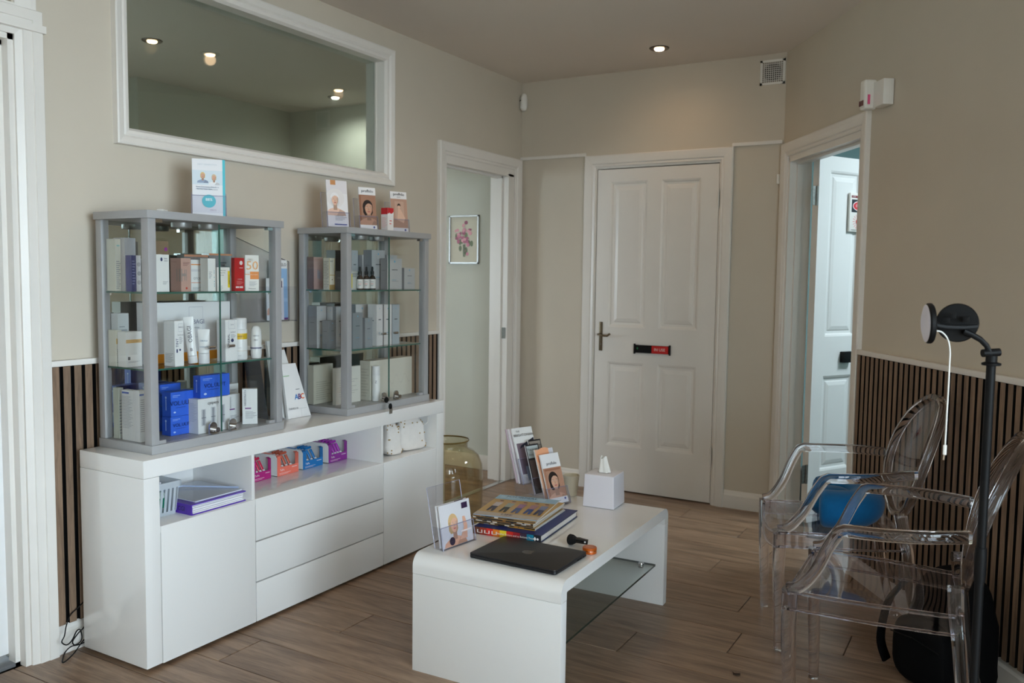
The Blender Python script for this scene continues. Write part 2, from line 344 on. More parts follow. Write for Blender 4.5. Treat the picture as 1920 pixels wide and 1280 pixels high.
# skirting, dado rails, picture rail
def skirt(name, o, U, N, L_):
    mb = MB(); pr = [(0, 0), (.016, 0), (.016, .075), (.010, .085), (.008, .095), (.004, .102), (0, .102)]
    vs = [o+N*a+UP*z for a, z in pr]+[o+U*L_+N*a+UP*z for a, z in pr]; n = len(pr)
    mb.add(vs, [(i, (i+1) % n, n+(i+1) % n, n+i) for i in range(n)]+[tuple(range(n)), tuple(range(n, 2*n))[::-1]]); struct(name, mb, GLOSSPAINT)
skirt('baseboard_left', Vector((0, -3.21, 0)), YA, XA, 3.21-.945)
skirt('baseboard_back', Vector((0, 0, 0)), XA, -YA, BD[0]-.08); skirt('baseboard_back', Vector((BD[1]+.08, 0, 0)), XA, -YA, XR-BD[1]-.085)
skirt('baseboard_right', rw(RD[1]+.078, 0, 0), RT, RN, 3.0)
def rail(name, o, U, N, L_, z, h, d):
    mb = MB().obox(o+UP*z, U*L_, N*d, UP*h); ob = mb.build(name, GLOSSPAINT, bevel=.003, smooth=True); ob['kind'] = 'structure'
rail('trim_1', Vector((0, -3.20, 0)), YA, XA, 3.20-.94, 1.001, .02, .026)
rail('trim_2', rw(RD[1]+.075, 0, 0), RT, RN, 2.9, 1.001, .022, .026)
rail('trim_3', Vector((0, 0, 0)), XA, -YA, .47, 2.076, .02, .014); rail('trim_3', Vector((1.382, 0, 0)), XA, -YA, XR-1.39, 2.076, .02, .014)
# acoustic slats: felt backing with one slat per piece
def slats(name, o, U, N, L_, z0, z1, skip=()):
    back = MB().obox(o+UP*z0+N*.001, U*L_, N*.008, UP*(z1-z0)).build(name, MATTE); back['kind'] = 'structure'
    n = int(L_/.04); me = None
    for k in range(n):
        p = o+U*(k*.04)
        mb = MB().obox(UP*z0+N*.009, U*.0262, N*.013, UP*(z1-z0))
        if me is None:
            mb.mi = [1]*6; nf = [i for i, f in enumerate(mb.f) if all((Vector(mb.v[q])-UP*mb.v[q][2]).dot(N) > .02 for q in f)][0]; mb.mi[nf] = 0
            s_ = mb.build('slat', [SLATW, mat('black_slat_side', (14, 13, 12), .8, spec=.2, noise=.1)], back, loc=p); me = s_.data
        else: s_ = link(bpy.data.objects.new('slat', me), back, p)
    return back
slats('wall_panel_left', Vector((0, -3.198, 0)), YA, XA, 2.26, .105, 1.0)
slats('wall_panel_right', rw(RD[1]+.082, 0, 0), RT, RN, 2.9, .105, 1.0)

# doorway trims
mitred('trim_4', ARCH, (DW[0], DW[1]+.06, 0, DW[2]+.03), Vector((0, 0, 0)), YA, UP, XA, GLOSSPAINT)
mb = MB(); mb.box((-T-.01, DW[0]-.0, 0), (.004, DW[0]+.014, DW[2])); mb.box((-T-.01, DW[1]-.014, 0), (.004, DW[1]+.055, DW[2])); mb.box((-T-.01, DW[0], DW[2]-.014), (.004, DW[1]+.05, DW[2]+.03))
mb.box((-.075, DW[0]+.014, 0), (-.04, DW[0]+.026, DW[2]-.014)); mb.box((-.075, DW[1]-.026, 0), (-.04, DW[1]-.014, DW[2]-.014)); mb.box((-.075, DW[0]+.014, DW[2]-.026), (-.04, DW[1]-.014, DW[2]-.014))
struct('door_4', mb, GLOSSPAINT)
box('strike_plate', (-.034, DW[1]-.017, .93), (-.006, DW[1]-.0138, 1.0), CHROME, bpy.data.objects['door_4'])
box('threshold_strip', (-.03, DW[0]+.014, 0), (.01, DW[1]-.014, .004), CHROME, bpy.data.objects['door_4'], bevel=.0015)
mitred('trim_5', ARCH, (BD[0]-.012, BD[1]+.012, 0, BD[2]+.014), Vector((0, 0, 0)), XA, UP, -YA, GLOSSPAINT)
mb = MB(); mb.box((BD[0]-.03, -.002, 0), (BD[0]-.004, .08, BD[2]+.004)); mb.box((BD[1]+.004, -.002, 0), (BD[1]+.03, .08, BD[2]+.004)); mb.box((BD[0]-.03, -.002, BD[2]+.004), (BD[1]+.03, .08, BD[2]+.03))
struct('door_5', mb, GLOSSPAINT)
mitred('trim_6', ARCH, (RD[0]+.002, RD[1]-.002, 0, RD[2]+.01), RO, RT, UP, RN, GLOSSPAINT)
mb = MB()
for t0, t1, z0, z1, h0, h1 in [(RD[0], RD[0]+.022, 0, RD[2], -T, .003), (RD[1]-.022, RD[1], 0, RD[2], -T, .003), (RD[0], RD[1], RD[2]-.022, RD[2]+.012, -T, .003), (RD[0]+.022, RD[0]+.036, 0, RD[2]-.022, -.065, -.035), (RD[1]-.036, RD[1]-.022, 0, RD[2]-.022, -.065, -.035), (RD[0]+.022, RD[1]-.022, RD[2]-.036, RD[2]-.022, -.065, -.035)]:
    rbox(mb, t0, t1, z0, z1, h0, h1)
struct('door_6', mb, GLOSSPAINT)

# panelled doors
def panel_door(name, W_, H_, T_, loc, rotz, m, panels):
    """local: u = x from hinge or left, face towards -y, stiles and rails joined, each panel a part"""
    mb = MB(); us = sorted({0, W_}|{p[0] for p in panels}|{p[1] for p in panels}); vs = sorted({0, H_}|{p[2] for p in panels}|{p[3] for p in panels})
    for i in range(len(us)-1):
        for j in range(len(vs)-1):
            c = ((us[i]+us[i+1])/2, (vs[j]+vs[j+1])/2)
            if any(p[0] < c[0] < p[1] and p[2] < c[1] < p[3] for p in panels): continue
            mb.box((us[i], 0, vs[j]), (us[i+1], T_, vs[j+1]))
    d = mb.build(name, m, None, loc, rotz); d['kind'] = 'structure'
    for u0, u1, v0, v1 in panels:
        pm = MB(); rings = [(0, 0), (.010, .004), (.016, .011), (.030, .012), (.036, .008), (.055, .004)]; vv = []; ff = []
        for a, y in rings: vv += [(u0+a, y, v0+a), (u1-a, y, v0+a), (u1-a, y, v1-a), (u0+a, y, v1-a)]
        for i in range(len(rings)-1):
            for k in range(4): ff.append((i*4+k, i*4+(k+1) % 4, (i+1)*4+(k+1) % 4, (i+1)*4+k))
        n = (len(rings)-1)*4; ff.append((n, n+1, n+2, n+3))
        vv += [(u0, T_, v0), (u1, T_, v0), (u1, T_, v1), (u0, T_, v1)]; ff.append((n+7, n+6, n+5, n+4)); pm.add(vv, ff); pm.build('panel', m, d, fix=False)
    return d
def hinge(parent, x, z, y=-.004, m=None):
    mb = MB(); mb.box((x-.002, y, z-.05), (x+.028, y+.003, z+.05)); mb.box((x-.032, y, z-.05), (x-.002, y+.003, z+.05)); mb.lathe([(.006, -.052), (.006, .052)], 10, (x-.002, y-.002, z))
    return mb.build('hinge', m or mat('dull_steel', (150, 150, 145), .4, metal=.9, noise=.2, scale=60), parent)
PANS = lambda w, hm: [(.087, w/2-.052, .275, hm-.11), (w/2+.035, w-.105, .275, hm-.11), (.087, w/2-.052, hm+.105, 1.905), (w/2+.035, w-.105, hm+.105, 1.905)]
d1 = panel_door('door_1', .762, 1.981, .044, (BD[0], .002, .008), 0, GLOSSPAINT, PANS(.762, .91))
# lever handle on its backplate
hd = box('handle_plate', (.030, -.006, .865), (.052, 0, 1.045), BRASS, d1, bevel=.002)
hm = MB(); hm.lathe([(.008, 0), (.008, .04)], 12); 
lv = MB().tube([(.041, -.004, .968), (.041, -.045, .968), (.055, -.050, .967), (.085, -.050, .962), (.105, -.050, .962), (.118, -.050, .972), (.124, -.048, .976)], .0065, 10)
lv.build('lever', BRASS, hd, smooth=True)
MB().lathe([(.005, 0), (.005, .004)], 10).build('keyhole', CHROME, hd, loc=(.041, -.009, .905))
hinge(d1, .764, 1.78, m=GLOSSPAINT); hinge(d1, .764, .28, m=GLOSSPAINT)
# sliding occupied sign on the door
def place(name, label, cat, p, rotz=0, group=None): return thing(name, label, cat, p, rotz, group)
sg = place('door_sign', 'black and red sliding sign reading IN USE on the closed white door', 'sign', (0, 0, 0))
a, b = ony(1190, 655, -.005), ony(1256, 655, -.005); zc = .898
sgx = a.x; sgw = b.x-a.x; sg.location = (sgx, -.012+.002+.008, zc)
sp = MB().box((0, -.010, -.024), (sgw, 0, .024)).build('backplate', BLACK, sg, bevel=.001)
for x0 in (-.004, sgw-.004): box('end_cap', (x0, -.014, -.031), (x0+.009, 0, .031), BLACK, sg, bevel=.002)
box('slider', (sgw*.5, -.0125, -.0225), (sgw*.965, -.0095, .0225), mat('red_plastic', (196, 22, 20), .35, noise=.03), sg)
text(sg, 'IN USE', .024, (sgw*.73, -.0126, 0), XA, UP, (240, 225, 220), 'CENTER')
flat(sg, [('e', sgw*.09, .003, .005, .007, (20, 110, 60))], (0, -.0101, 0), XA, UP)
# open door of the treatment room, with a laser warning notice
_h = onz(1538, 291, 1.985); _e = onz(1612, 300, 1.985); ang = math.atan2(_e.y-_h.y, _e.x-_h.x)
d2 = panel_door('door_2', .762, 1.981, .040, (_h.x, _h.y, .008), ang, mat('white_gloss_door', (228, 228, 226), .3, noise=.01, scale=5), PANS(.762, .91))
hinge(d2, -.012, 1.765, .002).location = (0, 0, 0); hinge(d2, -.012, .27, .002)
box('handle_plate', (.70, -.006, .86), (.73, 0, 1.03), BRASS, d2, bevel=.002)
box('door_latch', (.22, -.03, .87), (.30, 0, .93), BLACK, d2, bevel=.003)
ld = Vector((math.cos(ang), math.sin(ang), 0)); ln = Vector((math.sin(ang), -math.cos(ang), 0))
def onleaf(px, py):
    d = ray(px, py); return CP+d*((_h-CP).dot(ln)/d.dot(ln))
s0, s1 = onleaf(1591.5, 361), onleaf(1590, 434); z0, z1 = s1.z, s0.z
ls = thing('warning_notice', 'white framed laser warning notice with red burst on the open door', 'sign', (s0.x, s0.y, z0), ang)
lh = z1-z0; lw = lh*.78
box('board', (0, -.012, 0), (lw, -.004 if False else .0, lh), PLAST, ls, bevel=.003); 
flat(ls, [('r', .06*lw, .87*lh, .42*lw, .93*lh, (120, 28, 34)), ('r', .08*lw, .5*lh, .92*lw, .83*lh, (34, 38, 46)), ('e', .5*lw, .665*lh, .37*lw, .135*lh, (235, 225, 225)), ('e', .5*lw, .665*lh, .34*lw, .115*lh, (206, 50, 58))]
     + [('p', [(.4*lw+.25*lw*math.cos(q)+.002*math.sin(q), .26*lh+.25*lw*math.sin(q)-.002*math.cos(q)), (.4*lw+.1*lw*math.cos(q), .26*lh+.1*lw*math.sin(q)), (.4*lw+.25*lw*math.cos(q+.03), .26*lh+.25*lw*math.sin(q+.03))], (214, 60, 66)) for q in [k*math.pi/8 for k in range(16)]]
     + [('e', .4*lw, .26*lh, .09*lw, .09*lw, (205, 35, 45)), ('r', .08*lw, .04*lh, .92*lw, .05*lh, (40, 44, 50))], (0, -.0122, 0), XA, UP)
text(ls, 'DANGER', lh*.09, (.5*lw, -.0125, .665*lh), XA, UP, (240, 235, 235), 'CENTER')
text(ls, 'LASER', .05*lh, (.08*lw, -.0125, .9*lh), XA, UP, (235, 215, 215), eps=.002)

# far-left door, its frame and the transom light
mitred('trim_7', [(0, 0), (0, .012), (.022, .018), (.024, .022), (.052, .022), (.054, .026), (.085, .026), (.088, .022), (.088, 0)], (LD[0], LD[1]-.0, 0, LD[2]-.0), Vector((0, 0, 0)), YA, UP, XA, GLOSSPAINT)
struct('trim_8', MB().box((0, LD[0]-.1, 2.168-.075), (.036, LD[1]+.092, 2.168-.052)), GLOSSPAINT)
mb = MB(); mb.box((-T, LD[1]-.018, 0), (.003, LD[1], LD[2])); mb.box((-T, LD[0], 0), (.003, LD[0]+.018, LD[2])); mb.box((-T, LD[0], LD[2]-.018), (.003, LD[1], 2.12)); mb.box((-.07, LD[1]-.034, 0), (-.03, LD[1]-.018, LD[2]-.018))
mb.box((-.07, LD[0]+.018, LD[2]-.034), (-.03, LD[1]-.018, LD[2]-.018))
struct('door_7', mb, GLOSSPAINT)
d3 = struct('door_3', MB().box((-.11, LD[0]+.02, .035), (-.07, LD[1]-.020, LD[2]-.02)), mat('white_gloss_leaf', (230, 230, 230), .35, noise=.01, scale=5))
struct('door_sill', MB().box((-.12, LD[0], 0), (-.03, LD[1], .012)), mat('dull_alloy', (150, 152, 155), .4, metal=.7, noise=.1, scale=20))
mitred('window_4', [(0, -.06), (0, .004), (.012, .006), (.045, .016), (.062, .018), (.062, -.06)], (LD[0]+.03, LD[1]+.008, 2.175, 2.46), Vector((0, 0, 0)), YA, UP, XA, GLOSSPAINT, closed=True)
box('pane', (-.055, LD[0]+.03, 2.17), (-.05, LD[1]+.01, 2.465), mat('obscure_grey', (150, 152, 150), .2, noise=.1, scale=4), bpy.data.objects['window_4'])
# interior window
WF = [(-.004, -.115), (-.004, .002), (.006, .014), (.018, .016), (.024, .012), (.032, .020), (.052, .026), (.058, .024), (.060, 0), (.060, -.02)]
wn = mitred('window_1', WF, WIN, Vector((0, 0, 0)), YA, UP, XA, GLOSSPAINT, closed=True)
box('pane', (-.062, WIN[0]-.002, WIN[2]-.002), (-.056, WIN[1]+.002, WIN[3]+.002), TINTED, wn)
box('glazing_bead', (-.056, WIN[1]-.008, WIN[2]), (-.046, WIN[1], WIN[3]), GLOSSPAINT, wn); box('glazing_bead', (-.056, WIN[0], WIN[2]), (-.046, WIN[1], WIN[2]+.008), GLOSSPAINT, wn)

# ------------------------------------------------------------------ lamps
def downlight(x, y, label, col=(255, 250, 240), power=3, es=28):
    t = thing('downlight', label, 'light', (x, y, H), 0, 'recessed ceiling spotlights')
    MB().lathe([(.027, -.004), (.032, -.006), (.040, -.004), (.050, -.006), (.054, -.002), (.054, 0), (.027, 0)], 28, cap=False).build('bezel', mat('brushed_steel', (112, 106, 100), .35, metal=.9, noise=.05, scale=40), t, smooth=True)
    c = lin(col)
    MB().lathe([(.0, -.014), (.014, -.0135), (.022, -.012), (.026, -.008), (.026, -.001)], 24, cap=False).build('bulb', mat('bulb_%d' % sum(col), col, .4, emit=es), t, smooth=True)
    l = bpy.data.lights.new('spot', 'SPOT'); l.energy = power; l.color = c[:3]; l.spot_size = math.radians(165); l.spot_blend = 1.0; l.shadow_soft_size = .03
    o = bpy.data.objects.new('lamp_glow', l); link(o, t, (0, 0, -.035))
    return t
downlight(1.081, -.402, 'lit ceiling spotlight nearest the closed white door', (255, 214, 168), 2.8)
downlight(1.10, -1.46, 'middle ceiling spotlight, mirrored at centre of the interior window', (255, 214, 168), 4.5)
downlight(1.08, -2.10, 'ceiling spotlight mirrored at left edge of the interior window', (255, 214, 168), 4.5)
downlight(-1.27, -1.80, 'warm ceiling spotlight in the side room, seen through upper left of window', (255, 214, 160), 22)
downlight(-1.38, -.23, 'cool ceiling spotlight in the side room, low right behind the window', (250, 252, 245), 24)
_p = rw(.9, -1.4, H); t = thing('led_panel', 'square ceiling panel light in the treatment room', 'light', _p, 0)
box('frame', (-.32, -.32, -.012), (.32, .32, 0), PLAST, t); box('diffuser', (-.29, -.29, -.014), (.29, .29, -.012), mat('led_diffuser', (226, 242, 255), .5, emit=9), t)
l = bpy.data.lights.new('panel_glow', 'AREA'); l.size = .58; l.energy = 36; l.color = (.80, .93, 1.0); o = bpy.data.objects.new('lamp_glow', l); link(o, t, (0, 0, -.02))

# ------------------------------------------------------------------ wall fittings
t = thing('motion_sensor', 'small white rounded motion sensor high in the back left corner', 'sensor', (.028, -.028, 2.44), -math.pi/4)
MB().ellipsoid((0, 0, .0), (.030, .022, .056), 20, 14, .7).build('housing', PLAST, t, smooth=True)
box('lens', (-.020, -.0235, -.040), (.020, -.012, .002), mat('milky_lens', (205, 205, 200), .25, noise=.02), t, bevel=.006); box('indicator', (-.013, -.0235, .008), (.013, -.018, .014), BLACK, t)
a, b = ony(1426.6, 114.7, 0), ony(1474, 156, 0)
t = thing('air_vent', 'square white grille vent high beside the right corner', 'vent', (a.x, 0, b.z), 0)
vw, vh = min(b.x, XR-.006)-a.x, a.z-b.z
MB().box((0, -.006, 0), (.012, 0, vh)).box((vw-.012, -.006, 0), (vw, 0, vh)).box((0, -.006, 0), (vw, 0, .012)).box((0, -.006, vh-.012), (vw, 0, vh)).build('frame', PLAST, t)
box('duct', (.01, -.0006, .01), (vw-.01, 0, vh-.01), mat('vent_shade', (150, 142, 130), .8, noise=.05), t)
MB().lathe([(0, 0), (vw*.36, 0)], 24, cap=False).build('duct_opening', MATTE, t).matrix_local = Matrix.Translation((vw/2, -.0012, vh/2)) @ Matrix.Rotation(math.pi/2, 4, 'X')
for k in range(1, 10):
    x = .012+(vw-.024)*k/10; box('bar', (x-.0016, -.005, .012), (x+.0016, -.002, vh-.012), PLAST, t)
    z = .012+(vh-.024)*k/10; box('bar', (.012, -.005, z-.0016), (vw-.012, -.002, z+.0016), PLAST, t)
t = thing('door_alarm', 'white alarm unit with pink tab above the right doorway', 'alarm', rw(1.0, 0, 0), RA-math.pi/2)
# local axes: x along the wall towards the camera, y = off-wall is +?; built directly in wall axes
def wl(t_, h, z): return RT*t_+RN*h+UP*z
t.rotation_euler = (0, 0, 0)
mb = MB().obox(wl(.105, .002, 2.055), RT*.09, RN*.045, UP*.105); mb.build('mount', PLAST, t, bevel=.003, smooth=True)
mb = MB().obox(wl(.06, .030, 2.05), RT*.05, RN*.055, UP*.125); mb.build('housing', PLAST, t, bevel=.014, smooth=True, seg=4)
mb = MB().obox(wl(.1105, .062, 2.07), RT*.002, RN*.010, UP*.04); mb.build('tab', mat('pink_tab', (226, 90, 140), .4, noise=.02), t)
for k in range(3): MB().obox(wl(.064+k*.014, .0842, 2.066), RT*.008, RN*.003, UP*.022).build('indicator', mat('dark_red', (96, 40, 44), .3, noise=.05), t)
p0 = ony(1467, 336, 0)
t = box('door_contact', (XR-.030, -.018, p0.z-.025), (XR-.012, -.0005, p0.z+.027), PLAST, None, bevel=.003); tag(t, 'tiny white contact block beside the right doorway frame', 'sensor')
# picture in the side room
a, b = ony(844, 404.5, .05), ony(898.5, 494.5, .05); pw, ph = b.x-a.x, a.z-b.z
t = thing('framed_picture', 'small silver framed print of pink flowers seen through the left doorway', 'picture', (a.x, .05, b.z))
mb = MB(); fwd = .011
for q in [((0, -.014, 0), (fwd, 0, ph)), ((pw-fwd, -.014, 0), (pw, 0, ph)), ((0, -.014, 0), (pw, 0, fwd)), ((0, -.014, ph-fwd), (pw, 0, ph))]: mb.box(*q)
mb.build('frame', mat('silver_frame', (168, 168, 166), .35, metal=.6, noise=.04, scale=30), t, bevel=.001)
box('mount_board', (.005, -.006, .005), (pw-.005, 0, ph-.005), mat('ivory_card', (206, 202, 186), .7, noise=.01), t)
sh = []; rr = random.Random(3)
for k in range(9): sh.append(('e', pw*(.5+rr.uniform(-.26, .26)), ph*(.42+rr.uniform(-.2, .22)), .012, .02, (92, 104, 62)))
for k in range(34):
    x, y = pw*(.5+rr.gauss(0, .13)), ph*(.56+rr.gauss(0, .15)); c = rr.choice([(196, 120, 140), (170, 84, 112), (214, 150, 160), (140, 60, 90)])
    sh.append(('e', min(max(x, .04), pw-.04), min(max(y, .06), ph-.05), rr.uniform(.008, .016), rr.uniform(.008, .014), c))
sh.append(('p', [(pw*.48, ph*.15), (pw*.53, ph*.14), (pw*.55, ph*.4), (pw*.47, ph*.4)], (84, 96, 60)))
flat(t, sh, (0, -.0062, 0), XA, UP, eps=.0002)

# ------------------------------------------------------------------ sideboard
SBX, SY0, SY1, SH = .389, -3.125, -1.421, .7115
sb = thing('sideboard', 'long glossy white sideboard with open top shelf along the slatted left wall', 'sideboard', (.05, SY0, 0))
D_, L_ = SBX-.05, SY1-SY0
def sy(y): return y-SY0
zo = .482
mb = MB().box((0, 0, SH-.060), (D_, L_, SH)); mb.build('top', LACQ, sb, bevel=.0025, smooth=True)
box('side_panel', (0, 0, .014), (D_, .060, SH-.0605), LACQ, sb, bevel=.002); box('side_panel', (0, L_-.060, .014), (D_, L_, SH-.0605), LACQ, sb, bevel=.002)
box('back_panel', (0, .06, .03), (.012, L_-.06, SH-.06), LACQB, sb)
box('shelf', (.012, .06, zo-.022), (D_-.002, L_-.06, zo), LACQ, sb, bevel=.0015); box('bottom_panel', (.012, .06, .03), (D_-.02, L_-.06, .05), LACQB, sb)
for y in (-2.664, -1.905): box('divider', (.012, sy(y), zo), (D_-.003, sy(y)+.014, SH-.06), LACQ, sb, bevel=.001)
for y0, y1 in ((-3.0625, -2.6515), (-1.8900, -1.4835)): box('door', (D_-.02, sy(y0), .012), (D_, sy(y1), zo-.003 if False else zo-.0005), LACQB, sb, bevel=.0018)
zs_ = [.012, .1635, .320, zo-.0005]
for k in range(3): box('drawer', (D_-.02, sy(-2.648), zs_[k]+(.0025 if k else 0)), (D_, sy(-1.8935), zs_[k+1]-.0025), LACQB, sb, bevel=.0018)
for x in (.03, D_-.05):
    for y in (.05, L_-.07): MB().lathe([(.016, 0), (.014, .014)], 12).build('foot', BLACK, sb, loc=(x, y, 0))
# ------------------------------------------------------------------ display cabinets
def cabinet(y0, label, rot=0):
    X0, X1, Wd, z0, Ht = .05, .333, .604, SH+.0006, .816
    t = thing('display_cabinet', label, 'cabinet', (X0, y0, z0), rot, 'glass display cabinets')
    D = X1-X0; b_ = .030
    box('base', (0, 0, 0), (D, Wd, b_), GREYF, t, bevel=.001); box('top', (0, -.004, Ht-.026), (D+.004, Wd+.004, Ht), GREYF, t, bevel=.001)
    zt = Ht-.026; pw_ = .030
    for x, y, dx in ((D-.040, .004, .036), (D-.040, Wd-.034, .036), (.0, .004, .03), (.0, Wd-.034, .03)): box('post', (x, y, b_), (x+dx, y+.030, zt), GREYF, t, bevel=.0015)
    box('mirror_back', (.006, .034, b_), (.010, Wd-.034, zt), MIRROR, t)
    for y in (.012, Wd-.017):
        MB().box((.03, y, b_), (D-.04, y+.005, zt)).build('side_glass', GLASS, t)
    mid = Wd*.515
    for ya, yb in ((.036, mid-.001), (mid+.001, Wd-.036)):
        g = MB().box((D-.022, ya, b_+.003), (D-.017, yb, zt-.004)).build('glass_door', GLASS, t)
        ye = yb if yb < mid+.01 else ya
        box('door_edge', (D-.0222, ye-.0008, b_+.003), (D-.0168, ye+.0008, zt-.004), GEDGE, g)
        yh = mid-.045 if ye == yb else mid+.045
        MB().tube([(D-.014, yh-.014, .345), (D-.014, yh+.014, .345)], .0055, 12).build('pull', CHROME, g, smooth=True)
        lk = MB(); n = 14; hh = .044
        outline = [(-.017, 0), (.017, 0), (.017, hh-.017)]+[(.017*math.cos(a), hh-.017+.017*math.sin(a)) for a in [math.pi*k/10 for k in range(1, 10)]]+[(-.017, hh-.017)]
        m_ = len(outline); lk.add([(0, p[0], p[1]) for p in outline]+[(.007, p[0], p[1]) for p in outline], [tuple(range(m_))[::-1], tuple(range(m_, 2*m_))]+[(i, (i+1) % m_, m_+(i+1) % m_, m_+i) for i in range(m_)])
        lk.box((.007, -.017, 0), (.016, .017, .004))
        lo = lk.build('lock', CHROME, g, loc=(D-.016, yh, b_+.001), bevel=.001)
        cyl = MB().tube([(.007, .006, .016), (.024, .006, .016)], .0095, 14); cyl.build('lock_cylinder', CHROME, lo, smooth=True) if False else cyl.build('lock_cylinder', CHROME, g, loc=(D-.016, yh, b_+.001), smooth=True)
    for zz in (SHELF_A-z0, SHELF_B-z0):
        s_ = MB().box((.012, .019, zz-.006), (D-.030, Wd-.019, zz), mi=0); s_.mi = [1, 1, 1, 1, 0, 0]; s_.build('shelf', [GLASS, GEDGE], t)
        for x in (.05, D-.055):
            for y in (.018, Wd-.026): box('shelf_clip', (x, y, zz-.013), (x+.010, y+.008, zz-.006), CHROME, t)
    for y in (.24, .36): MB().lathe([(.034, -.018), (.036, -.014), (.036, 0)], 24).build('spotlight', mat('satin_steel', (150, 150, 150), .4, metal=.6, noise=.03, scale=20), t, loc=(.15, y, zt), smooth=True)
    for y in (.036, Wd-.066): box('hinge_block', (D-.03, y, zt-.012), (D-.012, y+.03, zt), CHROME, t); box('hinge_block', (D-.03, y, b_), (D-.012, y+.03, b_+.012), GREYF, t)
    return t
SHELF_A, SHELF_B, SHELF_C = 1.257, .996, SH+.0310
cab1 = cabinet(-3.05, 'left grey framed glass display cabinet with blue cartons on the bottom')
cab2 = cabinet(-2.072, 'right grey framed glass display cabinet holding silver cartons, nearer the doorway')

# ------------------------------------------------------------------ cartons and bottles in the cabinets
ZCAB = 1.4
class Crop:
    def __init__(s, ox, oy, k): s.o = (ox, oy); s.k = k
    def __call__(s, x, y): return s.o[0]+x/s.k, s.o[1]+y/s.k
K1, K2 = Crop(180, 370, 5.053), Crop(180, 600, 4.923)
K3, K4 = Crop(500, 320, 5.333), Crop(500, 540, 4.924)
def deco(root, shapes, texts, o, u, v, w_, h_):
    if shapes:
        S = []
        for s in shapes:
            if s[0] == 'r': S.append(('r', s[1]*w_, s[2]*h_, s[3]*w_, s[4]*h_, s[5]))
            elif s[0] == 'e': S.append(('e', s[1]*w_, s[2]*h_, s[3]*w_, s[4]*w_, s[5]))
            else: S.append(('p', [(a*w_, b*h_) for a, b in s[1]], s[2]))
        flat(root, S, o, u, v)
    for tx in texts:
        s, cx, cy, size, col = tx[:5]; vert = len(tx) > 5 and tx[5]
        U, V = Vector(u), Vector(v); p = Vector(o)+U*(cx*w_)+V*(cy*h_)
        if vert: text(root, s, size*h_, p, V, -U, col, 'CENTER')
        else: text(root, s, size*h_, p, U, V, col, 'CENTER')
LINES = lambda n, v0, v1, c=(150, 152, 158), u0=.12, u1=.88: [('r', u0, v0+(v1-v0)*k/n, u0+(u1-u0)*(.65+.35*((k*7) % 5)/4), v0+(v1-v0)*k/n+(v1-v0)/n*.35, c) for k in range(n)]
NAMES = {}
def item(K, pl, pc, pr, pt, xf, zs, colF, colL, label, F=((), ()), S=((), ()), top=None, d=None, name='carton', cat='carton', rough=None, m=None, zoff=0, group=None):
    """carton located from its edges in the photograph: pl left edge, pc near vertical edge, pr right edge, pt top; it stands on height zs with its front on the plane x = xf"""
    py = K(0, pt)[1]; top = top or colF
    if pc is None:
        cx = (K(pl, 0)[0]+K(pr, 0)[0])/2; p = onx(cx, py, xf); w_ = (K(pr, 0)[0]-K(pl, 0)[0])*depth(p)/CF; h_ = p.z-zs; d_ = d or w_*.6
        rz = math.atan2(CP.y-p.y, CP.x-p.x); loc = (p.x-d_*math.cos(rz)*.5, p.y-d_*math.sin(rz)*.5, zs+.0005); a = (-d_/2, -w_/2, 0); b = (d_/2, w_/2, h_)
    else:
        p = onx(K(pc, 0)[0], py, xf); h_ = p.z-zs; w_ = onx(K(pr, 0)[0], py, xf).y-p.y; d_ = d or (xf-ony(K(pl, 0)[0], py, p.y).x); rz = 0
        d_ = min(d_, xf-.066)
        if zs < ZCAB:
            y0_ = -3.05 if p.y < -2.3 else -2.072; lo = y0_+.021
            if p.y < lo:                                         # keep it inside the side glass: further back along the same sight line
                p = ony(K(pc, 0)[0], py, lo); xf = p.x; h_ = p.z-zs; d_ = min(d_, xf-.084)
            if xf-d_ < .083 and p.y < y0_+.037: d_ = xf-.083
            p.y = min(p.y, y0_+.604-.022-w_)
        loc = (xf-d_/2, p.y+w_/2, zs+.0005); a = (-d_/2, -w_/2, 0); b = (d_/2, w_/2, h_)
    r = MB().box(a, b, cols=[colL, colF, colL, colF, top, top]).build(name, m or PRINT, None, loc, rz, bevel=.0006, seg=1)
    tag(r, label, cat, group)
    deco(r, F[0], F[1], (b[0], a[1], 0), YA, UP, w_, h_); deco(r, S[0], S[1], (a[0], a[1], 0), XA, UP, d_, h_)
    r['h'] = h_; del r['h']
    return r
WHT, CRM, GRY = (232, 232, 230), (224, 222, 208), (176, 178, 182)
NAVY, TEALC, ORG = (40, 50, 96), (60, 170, 180), (232, 140, 40)
# left cabinet, upper shelf
A, B, C_ = SHELF_A, SHELF_B, SHELF_C
item(K1, 165, 178, 232, 392, .17, A, CRM, (208, 210, 200), 'cream carton with teal mark, leftmost on upper shelf of left cabinet', (LINES(14, .05, .6)+[('e', .5, .87, .3, .12, (150, 205, 205))], ()), d=.05)
item(K1, 246, 268, 372, 382, .15, A, WHT, (196, 196, 200), 'tall white carton with grey marbled top, left end of upper shelf', ([('r', 0, .68, 1, 1, (186, 187, 192))]+LINES(16, .05, .6, u0=.06), ()), d=.06)
item(K1, 328, 332, 424, 548, .255, A, (236, 236, 238), (60, 64, 128), 'navy and white carton with round print behind the cabinet post', ([('r', 0, 0, .5, 1, (58, 62, 126)), ('e', .78, .75, .2, .2, (196, 196, 200)), ('e', .8, .5, .2, .2, (180, 182, 188)), ('e', .78, .25, .2, .2, (196, 196, 200))]+LINES(9, .2, .9, (150, 156, 200), .06, .42), ()), d=.03)
